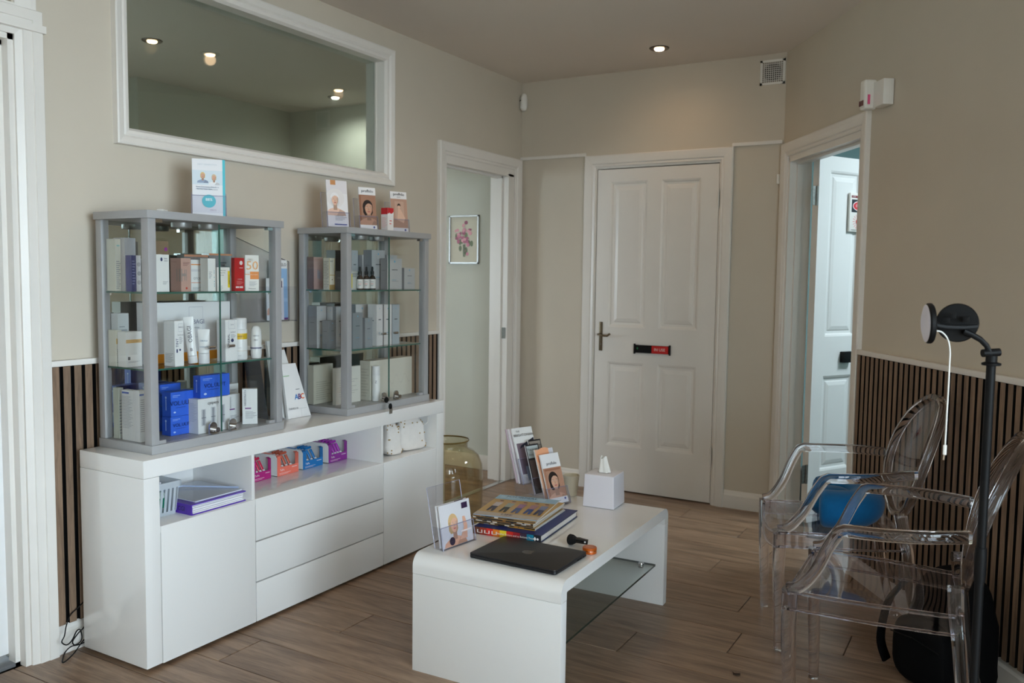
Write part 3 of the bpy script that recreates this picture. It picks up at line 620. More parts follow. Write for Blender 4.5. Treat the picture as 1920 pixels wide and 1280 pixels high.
item(K1, 560, 566, 690, 540, .285, A, WHT, (214, 216, 220), 'white carton with blue leaf emblem right of the front post, upper shelf', ([('e', .42, .87, .08, .13, NAVY)]+LINES(3, .2, .3, u0=.5), (('SKIN', .72, .89, .05, NAVY), ('SENSES', .74, .83, .04, NAVY))), d=.05)
item(K1, 540, 566, 685, 412, .17, A, (134, 112, 88), (112, 92, 70), 'bronze carton with purple dot standing behind white cartons', ([('e', .78, .84, .13, .13, (150, 60, 150))]+LINES(2, .7, .76, (190, 175, 150), .15, .5), ()), d=.05)
item(K1, 703, 803, 895, 575, .285, A, (192, 156, 144), (180, 146, 136), 'rose pink carton with large silver letter emblem', ([('r', .02, .3, .12, .68, (150, 140, 136)), ('r', .0, .46, .5, .54, (150, 140, 136)), ('r', .34, .32, .42, .66, (150, 140, 136)), ('r', .52, .32, .58, .66, (150, 140, 136)), ('e', .55, .1, .1, .1, (196, 60, 40))]+LINES(3, .78, .9, (120, 80, 80), .2, .9), ()), ([('r', .58, .3, .66, .68, (150, 140, 136)), ('r', .82, .3, .94, .68, (150, 140, 136))]+LINES(1, .88, .9, (120, 80, 80)), ()))
SILV = mat('silver_card', (188, 192, 196), .22, metal=.75, noise=.03, scale=6)
item(K1, 815, 835, 1062, 540, .16, A, (150, 170, 166), (140, 158, 155), 'shiny silver green carton with copper edge behind the rose carton', ([('r', 0, .94, 1, 1, (200, 140, 110))], ()), d=.04, m=SILV)
item(K1, 885, 899, 1000, 590, .225, A, WHT, (210, 212, 214), 'white carton with two orange stripes, half hidden on upper shelf', ([('r', 0, .83, 1, .86, ORG), ('r', 0, .26, 1, .275, (226, 120, 50)), ('r', 0, .62, 1, .7, (214, 214, 216))]+LINES(3, .05, .14), (('OTOS', .5, .4, .1, (120, 124, 134)),)), d=.04)
item(K1, 988, 1058, 1132, 578, .285, A, (236, 236, 232), (226, 226, 220), 'white carton with vertical teal dots near glass door seam', ([('e', .8, q, .05, .05, TEALC) for q in (.62, .56, .43, .3, .22, .16)]+LINES(5, .4, .62, u0=.1, u1=.5), ()))
item(K1, 1050, 1070, 1288, 530, .16, A, (168, 174, 178), (150, 160, 160), 'grey silver carton with copper top edge behind small white carton', ([('r', 0, .95, 1, 1, (206, 146, 110))]+LINES(2, .68, .8, (70, 90, 110), .45, .8), ()), d=.04, m=SILV)
item(K1, 1132, 1146, 1266, 662, .27, A, (238, 236, 230), (216, 214, 208), 'small white carton with black writing and yellow side strip', ([('r', .84, .15, 1, .85, (240, 214, 30))]+LINES(5, .05, .25, u0=.1, u1=.45), (('When tissue', .42, .87, .06, (40, 40, 44)), ('beg of skin', .42, .77, .06, (40, 40, 44)), ('self care', .34, .67, .06, (40, 40, 44)), ('BARE ROOT', .92, .5, .075, (30, 30, 30), True))), d=.035)
item(K1, 1280, 1311, 1402, 572, .285, A, (190, 26, 34), (160, 22, 30), 'red carton with white round emblem on upper shelf', ([('e', .68, .85, .17, .17, (236, 226, 226)), ('r', .5, .69, .85, .71, (230, 200, 200)), ('r', .1, .09, .45, .145, (226, 210, 210)), ('r', .5, .09, .85, .145, (226, 210, 210))]+LINES(4, .2, .32, (224, 150, 150), .2, .9), (('cellulaide', .5, .36, .05, (240, 220, 220)),)), top=(190, 190, 196))
item(K1, 1415, None, 1538, 548, .285, A, (238, 236, 230), (226, 222, 214), 'white carton with large orange number 50', ([('r', .36, .33, 1, .54, (238, 140, 40)), ('r', 0, .455, .34, .47, (238, 140, 40)), ('e', .36, .87, .24, .14, (226, 220, 210))]+LINES(5, .14, .28, u0=.3), (('50', .52, .7, .34, (240, 176, 110)), ('SUN', .36, .87, .04, (90, 90, 90)), ('suncream', .62, .46, .06, (255, 225, 190)), ('Heliocare', .5, .07, .05, (90, 90, 96)))))
# left cabinet, middle shelf
item(K2, 172, 183, 236, 95, .17, B, CRM, (206, 206, 196), 'cream carton with gold band at back left of middle shelf', ([('r', 0, .62, 1, .77, (206, 172, 100))]+LINES(8, .1, .5), ()), d=.05)
item(K2, 186, 200, 300, -60, .12, B, (206, 214, 218), (190, 198, 204), 'pale blue grey carton at the back of middle shelf, far left', (LINES(6, .4, .8, (150, 160, 170)), ()), d=.04)
item(K2, 262, 275, 424, 112, .255, B, (236, 236, 234), (220, 222, 222), 'white carton with pale gold band behind cabinet post, middle shelf', ([('r', 0, .68, 1, .78, (222, 178, 112)), ('r', .1, .2, .25, .29, (60, 60, 64))]+LINES(3, .12, .17), (('OBAGI', .7, .73, .04, (150, 110, 60)),)), d=.045)
item(K1, 325, 470, 1268, 1002, .155, B, (232, 233, 234), (224, 226, 228), 'large flat white box with square emblem and orange base stripe', ([('r', 0, 0, 1, .15, (240, 158, 40)), ('r', .485, .40, .655, .92, (196, 198, 206)), ('r', .489, .408, .651, .912, (232, 233, 234))], (('OBAGI', .57, .66, .11, (110, 114, 140)), ('MEDICAL', .57, .56, .03, (150, 150, 160)))), d=.05, name='gift_box', cat='box')
item(K2, 625, 723, 806, 10, .285, B, (238, 238, 238), (224, 226, 228), 'tall white carton printed TINT, front of middle shelf', ([('r', .42, .76, .9, .94, (200, 202, 210)), ('r', .44, .768, .88, .932, (238, 238, 238)), ('e', .58, .36, .1, .1, NAVY), ('r', .18, .3, .32, .38, NAVY)]+LINES(6, .5, .66, u0=.5), (('OBAGI', .66, .86, .04, (110, 114, 140)), ('TINT', .24, .52, .09, NAVY, True), ('SunShield', .6, .69, .04, (90, 90, 100)))), (LINES(8, .08, .3), ()))
def tube_item(K, cx, pb, pt, pw, xf, zs, label, tilt=0, body=(236, 236, 236), cap=(228, 228, 230), txt=(), bands=(), round_=False, capfrac=.16, name='cream_tube', cat='tube', capmat=None):
    p = onx(K(cx, 0)[0], K(0, pt)[1], xf); h_ = p.z-zs; r_ = (pw/K.k)*depth(p)/CF/2
    rz = math.atan2(CP.y-p.y, CP.x-p.x); t = thing(name, label, cat, (p.x-r_, p.y, zs+.0008), rz)
    capm = capmat or mat('cap_%d%d%d' % cap, cap, .3, noise=.01)
    c = capfrac*h_; bm_ = mat('tube_white', (236, 236, 236), .3, noise=.005)
    if round_:
        MB().lathe([(r_*.86, 0), (r_*.93, .004), (r_, .02), (r_, h_*.7), (r_*.93, h_*.86), (r_*.72, h_*.96), (r_*.4, h_), (0, h_)], 28).build('body', bm_, t, smooth=True)
    elif cat == 'bottle':
        MB().lathe([(r_*.94, 0), (r_, .004), (r_, h_*.72), (r_*.98, h_*.725)], 28).build('body', bm_, t, smooth=True); MB().lathe([(r_*.96, h_*.728), (r_*.96, h_*.985), (r_*.9, h_)], 28).build('cap', capm, t, smooth=True)
    else:
        MB().lathe([(r_*.9, 0), (r_*.92, .002), (r_*.92, c)], 24).build('cap', capm, t, smooth=True)
        mb = MB(); n = 24; vs = []; lv_ = 8
        for j in range(lv_+1):
            q = j/lv_; ry = r_*(.9+.1*q); rx = r_*(.85*(1-q)**.8+.02)
            for k in range(n): a_ = 2*math.pi*k/n; vs.append((rx*math.cos(a_), ry*math.sin(a_), c+.001+(h_-c)*q))
        mb.add(vs, [(j*n+k, j*n+(k+1) % n, (j+1)*n+(k+1) % n, (j+1)*n+k) for j in range(lv_) for k in range(n)]+[tuple(range(n))[::-1], tuple(lv_*n+k for k in range(n))]); mb.build('body', bm_, t, smooth=True)
    for b0, b1, cc in bands:
        MB().lathe([(r_*1.004, b0*h_), (r_*1.004, b1*h_)], 28, cap=False).build('band', mat('band_%d%d%d' % cc, cc, .4, noise=.02), t, smooth=True)
    for s, cy, sz, cc, vert in txt:
        o_ = (r_*(.98 if cat != 'bottle' and not round_ else 1.01), 0, cy*h_)
        if vert: text(t, s, sz*h_, o_, UP, -YA, cc, 'CENTER', eps=.004)
        else: text(t, s, sz*h_, o_, YA, UP, cc, 'CENTER', eps=.004)
    if tilt: t.rotation_euler = (tilt, 0, rz); t.location.z += r_*math.sin(tilt)+.0005
    return t
tube_item(K2, 922, 395, -20, 92, .270, B, 'leaning white cream tube with large vertical lettering', .09, txt=[('OBAGI', .64, .12, (60, 62, 76), True), ('B', .3, .09, (60, 62, 90), False)])
tube_item(K2, 1030, 400, 92, 108, .293, B, 'short white cream tube with pale blue square, upside down on its cap', txt=[('OBAGI', .68, .07, (90, 120, 150), False), ('HYDRATE', .5, .05, (60, 130, 180), False)], capfrac=.3)
item(K2, 1170, 1192, 1302, 0, .285, B, (240, 240, 240), (222, 224, 226), 'tall white carton printed MINERAL, right of glass door seam', ([('r', .25, .78, .82, .98, (200, 202, 210)), ('r', .27, .788, .80, .972, (240, 240, 240)), ('e', .58, .5, .12, .12, (40, 50, 90))]+LINES(4, .55, .66, u0=.45), (('OBAGI', .54, .88, .035, (110, 114, 140)), ('MINERAL', .25, .49, .085, (50, 56, 80), True), ('SunShield', .6, .7, .04, (90, 90, 100)))), d=.045)
tube_item(K2, 1372, 345, -18, 134, .285, B, 'round white bottle with bright yellow band, middle shelf', cat='bottle', name='pump_bottle', bands=[(.49, .63, (226, 186, 40)), (.21, .215, (200, 170, 110))], txt=[('OBAGI C', .56, .055, (120, 90, 30), False), ('serum', .29, .03, (120, 120, 130), False), ('90 ml', .1, .03, (110, 112, 120), False)])
tube_item(K2, 1511, 345, 55, 100, .285, B, 'smooth round shouldered white bottle at right end of middle shelf', round_=True, cat='bottle', name='lotion_bottle', txt=[('OBAGI', .7, .06, (100, 104, 120), False), ('NU', .57, .07, (60, 66, 90), False)], bands=[(.30, .335, (66, 66, 110))])
# left cabinet, bottom
item(K2, 232, 345, 404, 655, .27, C_, (226, 228, 230), (220, 222, 224), 'white carton with vertical lettering and blue bar, bottom left of left cabinet', ([('r', .0, .33, .75, .385, (60, 90, 170))]+LINES(9, .03, .3, (160, 165, 180)), (('NEOSTRATA', .28, .7, .085, (70, 76, 92), True),)), ([('r', .05, .93, .62, .965, (70, 100, 180))]+LINES(22, .25, .9, (176, 180, 188), .05, .95), ()))
item(K2, 196, 206, 250, 628, .13, C_, (206, 208, 196), (190, 196, 186), 'thin cream carton at back left of cabinet bottom', (LINES(12, .1, .8), ()), d=.03)
item(K2, 393, 398, 470, 655, .29, C_, (224, 226, 228), (214, 216, 220), 'white carton with blue tag hidden by the cabinet post', ([('r', .02, .9, .6, .935, (70, 100, 180))]+LINES(16, .2, .85), ()), d=.03)
BLUE, BLUED = (52, 102, 218), (40, 84, 196)
def bluebox(pl, pc, pr, pt, xf, zs, label, d=None):
    return item(K2, pl, pc, pr, pt, xf, zs, BLUE, BLUED, label, ([('e', .16, .17, .05, .03, (190, 210, 250)), ('r', .08, .84, .4, .87, (150, 180, 245)), ('r', .08, .78, .3, .80, (150, 180, 245)), ('r', .2, .34, .62, .36, (30, 60, 150))], (('VOL.ULIFT', .48, .53, .26, (24, 40, 96)),)), ([('r', .42, .25, .5, .72, (170, 195, 245)), ('e', .46, .78, .09, .09, (190, 210, 250))], ()), d=d, group='bright blue filler boxes')
b0 = bluebox(608, 688, 905, 900, .235, C_, 'bright blue box, lower of the two stacked beside the front post'); 
_zt = C_+b0.dimensions.z+.0012 if b0.dimensions.z else C_+.11
_zt = C_+max(v.co.z for v in b0.data.vertices)+.001
b1 = bluebox(608, 688, 905, 672, .235, _zt, 'bright blue box, upper of the two stacked beside the front post')
cy0 = item(K2, 848, 940, 1232, 735, .285, C_, (230, 231, 233), (222, 224, 226), 'white carton showing three silver pump bottles', ([('r', .10+.30*k, .22, .24+.30*k, .70+.03*k, (196, 198, 204)) for k in range(3)]+[('r', .14+.30*k, .24, .20+.30*k, .68+.03*k, (150, 152, 160)) for k in range(3)]+[('r', .10+.30*k, .44, .24+.30*k, .46, (110, 112, 120)) for k in range(3)]+[('r', .58, .0, .585, 1, (206, 206, 208))], (('cyspera', .46, .86, .13, (60, 62, 70)),)), (LINES(16, .35, .9, (186, 190, 196), .1, .9), ()))
_zc = C_+max(v.co.z for v in cy0.data.vertices)+.001
bluebox(898, 962, 1232, 520, .275, _zc, 'bright blue box on top of the white pump bottle carton')
b3 = bluebox(560, 590, 835, 800, .125, C_, 'bright blue box at the back, under another blue box', d=.05)
_z3 = C_+max(v.co.z for v in b3.data.vertices)+.001
bluebox(560, 590, 780, 600, .12, _z3, 'bright blue box at the back, topmost behind the front post', d=.05)
item(K2, 1215, 1222, 1326, 690, .20, C_, (228, 229, 229), (216, 218, 220), 'white carton with purple bar behind the right cabinet lock', ([('r', .1, .46, .55, .5, (120, 60, 130))]+LINES(4, .1, .3, u0=.15), (('NEOSTRATA', .16, .72, .07, (120, 124, 134), True),)), d=.04)
item(K2, 1190, 1226, 1312, 592, .12, C_, (224, 226, 226), (212, 214, 214), 'plain white carton behind the purple bar carton', (LINES(2, .8, .86), ()), d=.04)
item(K2, 1352, None, 1486, 635, .27, C_, (232, 232, 232), (220, 222, 224), 'white carton with purple line standing alone at cabinet right', ([('r', .18, .43, .58, .465, (120, 60, 130))]+LINES(6, .16, .38, u0=.2, u1=.95), (('NEOSTRATA', .2, .75, .08, (120, 124, 134), True),)))
# right cabinet, upper shelf
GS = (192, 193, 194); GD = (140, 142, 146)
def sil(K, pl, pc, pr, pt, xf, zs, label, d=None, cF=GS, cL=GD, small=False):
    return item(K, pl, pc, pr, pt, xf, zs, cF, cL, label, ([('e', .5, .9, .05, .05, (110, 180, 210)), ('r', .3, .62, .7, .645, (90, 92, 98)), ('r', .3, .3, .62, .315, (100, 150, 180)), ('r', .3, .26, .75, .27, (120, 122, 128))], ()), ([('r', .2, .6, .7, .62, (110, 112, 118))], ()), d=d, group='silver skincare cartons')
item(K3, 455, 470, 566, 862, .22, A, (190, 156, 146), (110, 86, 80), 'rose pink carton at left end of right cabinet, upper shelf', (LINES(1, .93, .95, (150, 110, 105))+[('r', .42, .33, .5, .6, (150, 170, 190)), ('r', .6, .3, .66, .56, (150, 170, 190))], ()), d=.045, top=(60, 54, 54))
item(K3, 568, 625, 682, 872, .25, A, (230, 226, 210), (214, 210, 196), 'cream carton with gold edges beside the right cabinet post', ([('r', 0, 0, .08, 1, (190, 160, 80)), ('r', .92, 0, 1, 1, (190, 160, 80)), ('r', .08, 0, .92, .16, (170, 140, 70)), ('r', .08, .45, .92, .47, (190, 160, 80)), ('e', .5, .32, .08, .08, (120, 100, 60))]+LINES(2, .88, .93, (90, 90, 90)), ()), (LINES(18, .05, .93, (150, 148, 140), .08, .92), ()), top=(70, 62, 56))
item(K3, 678, 692, 780, 1003, .22, A, (84, 84, 88), (74, 74, 78), 'small dark grey carton half behind the right cabinet post', (LINES(2, .6, .7, (140, 140, 145)), ()), d=.04)
item(K3, 838, 846, 930, 1003, .24, A, (196, 196, 190), (226, 204, 40), 'grey carton with yellow edges beside dropper bottles', ([('r', 0, .1, .12, .85, (226, 206, 50)), ('r', .88, .1, 1, .85, (226, 206, 50))]+LINES(3, .7, .92, (90, 90, 90)), ()), d=.04)
def dropper(cx, label):
    p = onx(K3(cx, 0)[0], K3(0, 1050)[1], .275); k = depth(p)/CF/K3.k; t = thing('dropper_bottle', label, 'bottle', (.255, p.y, A+.0008), math.atan2(CP.y-p.y, CP.x-p.x), 'brown dropper bottles')
    r_ = 33*k; am = mat('amber_bottle', (46, 30, 22), .12, noise=.1)
    MB().lathe([(r_*.95, 0), (r_, .003), (r_, 105*k), (r_*.85, 128*k), (r_*.42, 142*k), (r_*.42, 150*k)], 20).build('body', am, t, smooth=True)
    MB().lathe([(r_*1.01, 12*k), (r_*1.01, 104*k)], 20, cap=False).build('paper_label', mat('label_paper', (226, 224, 220), .6, noise=.02), t, smooth=True)
    MB().lathe([(r_*.55, 150*k), (r_*.55, 182*k), (r_*.34, 186*k), (r_*.34, 215*k), (r_*.28, 228*k), (0, 232*k)], 18).build('dropper', BLACK, t, smooth=True)
    flat(t, [('r', -r_*.5, 40*k, r_*.3, 44*k, (90, 90, 90)), ('r', -r_*.5, 54*k, r_*.4, 60*k, (200, 110, 90)), ('r', -r_*.5, 75*k, r_*.45, 80*k, (110, 110, 110))], (r_*1.012, 0, 0), YA, UP)
dropper(967, 'brown dropper bottle, left of the three in a row'); dropper(1031, 'brown dropper bottle, middle of the three in a row'); dropper(1091, 'brown dropper bottle, right of the three in a row')
sil(K3, 842, 850, 912, 795, .13, A, 'tall silver carton behind the right cabinet front post', d=.04); sil(K3, 945, 956, 1020, 842, .15, A, 'narrow silver carton behind the dropper bottles', d=.04)
sil(K3, 1030, 1050, 1182, 792, .20, A, 'tallest silver carton right behind the dropper bottles', d=.05)
q = sil(K3, 1195, 1206, 1352, 875, .255, A, 'wide silver carton right of glass seam, upper shelf', d=.04)
sil(K3, 1366, 1376, 1482, 972, .26, A, 'short silver carton with blue disc, right end of upper shelf', d=.04)
sil(K3, 1200, 1214, 1318, 842, .15, A, 'silver carton whose lid shows above the wide silver carton', d=.04)
# right cabinet, middle shelf
sil(K4, 455, 462, 550, 168, .16, B, 'tall silver carton at left end of right cabinet, middle shelf', d=.05); sil(K4, 552, 556, 622, 172, .13, B, 'tall silver carton second from left, middle shelf of right cabinet', d=.04)
sil(K4, 566, 575, 640, 300, .225, B, 'short dark silver carton front left of middle shelf', d=.04, cF=(120, 122, 126)); sil(K4, 628, 640, 730, 172, .15, B, 'tall silver carton partly behind the right cabinet front post', d=.05)
sil(K4, 745, 795, 886, 230, .285, B, 'dark silver carton just right of the front post, middle shelf', cF=(136, 140, 144)); sil(K4, 893, 908, 976, 276, .285, B, 'short slim silver carton beside the dark silver carton', d=.04, cF=(150, 154, 158))
sil(K4, 812, 822, 940, 152, .15, B, 'pale silver carton at the back with two blue dots', d=.05, cF=(206, 206, 206)); sil(K4, 935, 1015, 1072, 152, .26, B, 'pale silver carton with bright side left of glass seam', cF=(220, 220, 220), cL=(226, 226, 226))
sil(K4, 1076, 1082, 1155, 152, .26, B, 'pale silver carton on the glass door seam, middle shelf', d=.05, cF=(224, 224, 224)); sil(K4, 1150, 1160, 1226, 152, .26, B, 'silver carton right of the door seam, middle shelf', d=.05, cF=(176, 186, 194))
# right cabinet, bottom
item(K4, 425, 432, 612, 715, .13, C_, (208, 204, 188), (196, 192, 178), 'wide cream box at back left of right cabinet bottom', (LINES(9, .1, .6, (180, 176, 160)), ()), d=.04, name='gift_box', cat='box')
item(K4, 618, 640, 866, 742, .215, C_, (224, 220, 210), (216, 212, 202), 'thin white printed card box crossing behind the front post', (LINES(8, .2, .7, (200, 196, 188))+[('e', .3, .4, .1, .1, (226, 190, 170))], ()), d=.02, name='gift_box', cat='box')
item(K4, 862, 955, 1340, 676, .245, C_, (218, 213, 200), (204, 200, 186), 'large cream box with faint swirl in right cabinet bottom', ([('p', [(.35+.3*q, .45+.12*math.sin(q*9)), (.35+.3*q+.03, .45+.12*math.sin((q+.1)*9)), (.35+.3*q+.03, .46+.12*math.sin((q+.1)*9)), (.35+.3*q, .46+.12*math.sin(q*9))], (188, 184, 176)) for q in [k*.1 for k in range(20)]], ()), (LINES(10, .1, .85, (184, 180, 166)), ()), name='gift_box', cat='box')
tube_item(K4, 1038, 1035, 722, 74, .285, C_, 'slim plain white bottle in front of the large cream box', cat='bottle', name='slim_bottle', txt=[('Z', .55, .1, (110, 112, 130), False)])
# keys hanging from the lock of the right cabinet
p = onx(*K4(1110, 1032), .355); t = thing('key_bunch', 'black headed keys hanging from the right cabinet lock', 'keys', (.352, p.y, p.z))
MB().lathe([(0, -.004), (.012, -.004), (.014, 0), (.012, .004), (0, .004)], 16, cap=False).build('key_head', BLACK, t).rotation_euler = (0, math.pi/2, 0)
MB().tube([(-.03, 0, 0), (0, 0, 0)], .003, 8).build('key_blade', CHROME, t); k2 = onx(*K4(1142, 1090), .395)-Vector((.352, p.y, p.z))
MB().ellipsoid(k2, (.004, .013, .014), 14, 8).build('key_head', BLACK, t, smooth=True); MB().tube([(0, 0, -.01), Vector(k2)*.6, k2], .0012, 6).build('key_ring', CHROME, t)
for dy in (-.004, .008): MB().box((k2.x-.001, k2.y+dy, k2.z-.034), (k2.x+.001, k2.y+dy+.005, k2.z-.008)).build('key_blade', BRASS, t)

# ------------------------------------------------------------------ leaflet holders
def leaflet(parent, w_, h_, z0, x, lean, shapes, texts=(), th=.002, edge=(235, 235, 238), name='leaflet', y=0):
    """a standing leaflet facing +x, leaning back; local root coordinates of parent"""
    a = lean; V = Vector((-math.sin(a), 0, math.cos(a))); N = Vector((math.cos(a), 0, math.sin(a))); o = Vector((x, y-w_/2, z0))
    mb = MB().obox(o-N*th, YA*w_, V*h_, N*th, edge); lf = mb.build(name, PRINT, parent)
    S = []
    for s in shapes:
        if s[0] == 'r': S.append(('r', s[1]*w_, s[2]*h_, s[3]*w_, s[4]*h_, s[5]))
        elif s[0] == 'e': S.append(('e', s[1]*w_, s[2]*h_, s[3]*w_, s[4]*w_, s[5]))
        elif s[0] == 'abs': S += s[1]
        else: S.append(('p', [(p_[0]*w_, p_[1]*h_) for p_ in s[1]], s[2]))
    if S: flat(lf, S, o, YA, V)
    for s, cx, cy, size, col in texts: text(lf, s, size*h_, o+YA*(cx*w_)+V*(cy*h_), YA, V, col, 'CENTER', eps=.0040)
    return lf
def acrylic_holder(parent, w_, hb, hf, d, lean, x=0, z=0, y=0):
    """clear stand: base, tall leaning back, low front lip, side cheeks"""
    a = lean; V = Vector((-math.sin(a), 0, math.cos(a))); th = .0022; o = Vector((x, y-w_/2, z))
    MB().obox(o+Vector((-d, 0, 0)), Vector((d, 0, 0)), YA*w_, UP*th).build('base', ACRYL, parent)
    b = MB().obox(o+Vector((-d, 0, th)), Vector((th, 0, 0)), YA*w_, V*hb).build('back', ACRYL, parent)
    f = MB().obox(o+Vector((-th, 0, th)), Vector((th, 0, 0)), YA*w_, V*hf).build('front_lip', ACRYL, parent)
    for yy in (0, w_-th): MB().obox(o+Vector((-d, yy, th)), Vector((d, 0, 0)), YA*th, V*hf).build('cheek', ACRYL, parent)
    e = .0012
    MB().tube([o+Vector((-d, 0, th)), o+Vector((-d, 0, th))+V*hb, o+Vector((-d, w_, th))+V*hb, o+Vector((-d, w_, th))], e, 6).build('polished_edge', AEDGE, parent)
    MB().tube([o, o+V*hf, o+YA*w_+V*hf, o+YA*w_], e, 6).build('polished_edge', AEDGE, parent)
def norm_portrait(cx, cy, s, asp, **k):
    """portrait in fractions: x scaled by width, y by height; asp = h/w of the sheet"""
    out = []
    for sh in portrait(0, 0, 1, **k):
        f = lambda u, v: (cx+u*s*asp, cy+v*s)
        if sh[0] == 'e':
            pts = [(sh[1]+sh[3]*math.cos(2*math.pi*j/18), sh[2]+sh[4]*math.sin(2*math.pi*j/18)) for j in range(18)]
        else: pts = sh[1]
        out.append(('p', [f(*p_) for p_ in pts], sh[-1]))
    return out
def clip01(sh):
    return [('p', [(min(max(a, 0.01), .99), min(max(b, 0.005), .995)) for a, b in s[1]], s[2]) if s[0] == 'p' else s for s in sh]
FR = math.atan2(CP.y+2.75, CP.x-.2)
ZT = SH+.0006+.816+.0005
# on the left cabinet: turquoise-edged leaflet, white handset
p = onx(375, 400, .17); k = depth(p)/CF
t = thing('leaflet_holder', 'clear stand with turquoise edged leaflet of two smiling people on left cabinet', 'leaflet holder', (.22, p.y, ZT), FR, 'acrylic leaflet stands')
lw_, lh_ = 58*k, 106*k; asp = lh_/lw_
leaflet(t, lw_, lh_, .004, -.004, .05, clip01([('r', .92, 0, 1, 1, (70, 190, 205)), ('r', 0, .55, .92, .80, (214, 226, 234))]+norm_portrait(.32, .71, .10, asp, hair=(226, 196, 130), cloth=(150, 165, 190))+norm_portrait(.66, .68, .10, asp, hair=(214, 196, 160), cloth=(236, 236, 238))+[('e', .5, .265, .21, .21, (70, 190, 205))]+LINES(2, .47, .53, (150, 160, 175), .12, .85)+[('r', 0, 0, .92, .06, (238, 238, 240))]),
        (('88%', .5, .29, .07, (245, 250, 250)), ('OBAGI', .62, .11, .035, (170, 150, 170)), ('NEXT GENERATION', .46, .9, .035, (196, 206, 214)), ('Next Generation Skin Care', .46, .51, .034, (120, 130, 145)), ('for the Next Generation', .46, .47, .034, (120, 130, 145))), th=.006)
acrylic_holder(t, lw_*1.05, lh_*.42, lh_*.38, .03, .05)
a, b = onz(245, 396, ZT), onz(310, 394, ZT)
p = onx(278, 398, .14); t = thing('handset', 'flat white handset lying on top of the left cabinet', 'handset', (.13, -2.98, ZT), .35)
p0, p1 = onx(246, 395, .10), onx(310, 395, .20)
t.location = ((.10+.20)/2, (p0.y+p1.y)/2, ZT); t.rotation_euler = (0, 0, math.atan2(p1.y-p0.y, .10))
ll = math.hypot(p1.y-p0.y, .10)
MB().box((-ll/2, -.024, 0), (ll/2, .024, .010)).build('body', PLAST, t, bevel=.004, smooth=True, seg=3); box('screen', (-ll*.1, -.014, .0098), (ll*.1, .014, .0106), mat('grey_screen', (120, 124, 130), .2, noise=.02), t); box('end_piece', (ll*.3, -.0245, .0005), (ll*.52, .0245, .017), PLAST, t, bevel=.006, seg=3)
# three leaflet stands and a red-topped carton on the right cabinet
def cabtop(pxl, pxr, pyt, pyb, xf, label, shapes, texts, holder=True, lean=.12):
    p = onx((pxl+pxr)/2, pyb, xf); k = depth(p)/CF; t = thing('leaflet_holder', label, 'leaflet holder', (xf, p.y, ZT), FR*.55, 'acrylic leaflet stands')
    w_, h_ = (pxr-pxl)*k*1.06, (pyb-pyt)*k/math.cos(lean); leaflet(t, w_, h_, .004, -.004, lean, shapes(h_/w_), texts, th=.005)
    acrylic_holder(t, w_*1.12, h_*.75, h_*.33, .05, lean)
    return t
cabtop(616, 656, 338, 425, .24, 'clear stand with white leaflet of reclining face, left end of right cabinet', lambda a: clip01([('r', 0, .0, 1, 1, (236, 234, 236)), ('r', 0, .72, 1, 1, (226, 222, 226)), ('r', .2, .9, .45, 1, (200, 140, 90)), ('e', .42, .62, .42, .42, (232, 228, 228))]+norm_portrait(.38, .58, .26, a, skin=(230, 190, 166), hair=(240, 238, 240), cloth=(232, 196, 176))+LINES(4, .14, .26, (150, 150, 160), .35, .9)+[('r', .3, .04, .9, .065, (80, 90, 150))]), ())
cabtop(676, 709, 350, 428, .25, 'clear stand with brown leaflet of dark haired face, middle on right cabinet', lambda a: clip01([('r', 0, .10, 1, .82, (168, 126, 104)), ('r', .0, .12, .12, .8, (150, 104, 80))]+norm_portrait(.55, .5, .34, a, skin=(206, 160, 134), hair=(44, 34, 32), tilt=-.06)+[('r', 0, 0, 1, .10, (234, 234, 236)), ('r', 0, .82, 1, 1, (236, 236, 238)), ('e', .82, .05, .06, .06, (80, 90, 150))]), (('profhilo', .5, .91, .10, (50, 56, 74)),))
cabtop(735, 768, 358, 433, .25, 'clear stand with beige leaflet of seated figure, right end of right cabinet', lambda a: clip01([('r', 0, .10, 1, .82, (186, 148, 128)), ('r', .25, .3, .8, .76, (198, 164, 146)), ('p', [(.35, .3), (.75, .22), (.85, .35), (.6, .55), (.45, .6)], (222, 184, 160)), ('e', .5, .66, .1, .1, (60, 46, 42)), ('e', .5, .62, .08, .08, (222, 184, 160)), ('r', 0, 0, 1, .10, (234, 234, 236)), ('r', 0, .82, 1, 1, (236, 236, 238)), ('e', .82, .05, .06, .06, (80, 90, 150))]), (('profhilo', .5, .93, .10, (50, 56, 74)), ('BODY', .5, .86, .04, (90, 90, 100))))
item(K3, 1145, 1210, 1268, 370, .28, ZT, (232, 228, 226), (226, 220, 218), 'red topped white carton between leaflets on the right cabinet', ([('r', 0, .76, 1, 1, (200, 36, 44)), ('p', [(0, .70), (.3, .80), (.6, .73), (1, .84), (1, .7), (0, .66)], (236, 232, 230))]+LINES(2, .3, .55, (220, 120, 120), .3, .8), ()), ([('r', 0, .72, 1, 1, (190, 34, 42))]+LINES(9, .15, .62, (224, 170, 165), .1, .9), ()), top=(210, 40, 48))
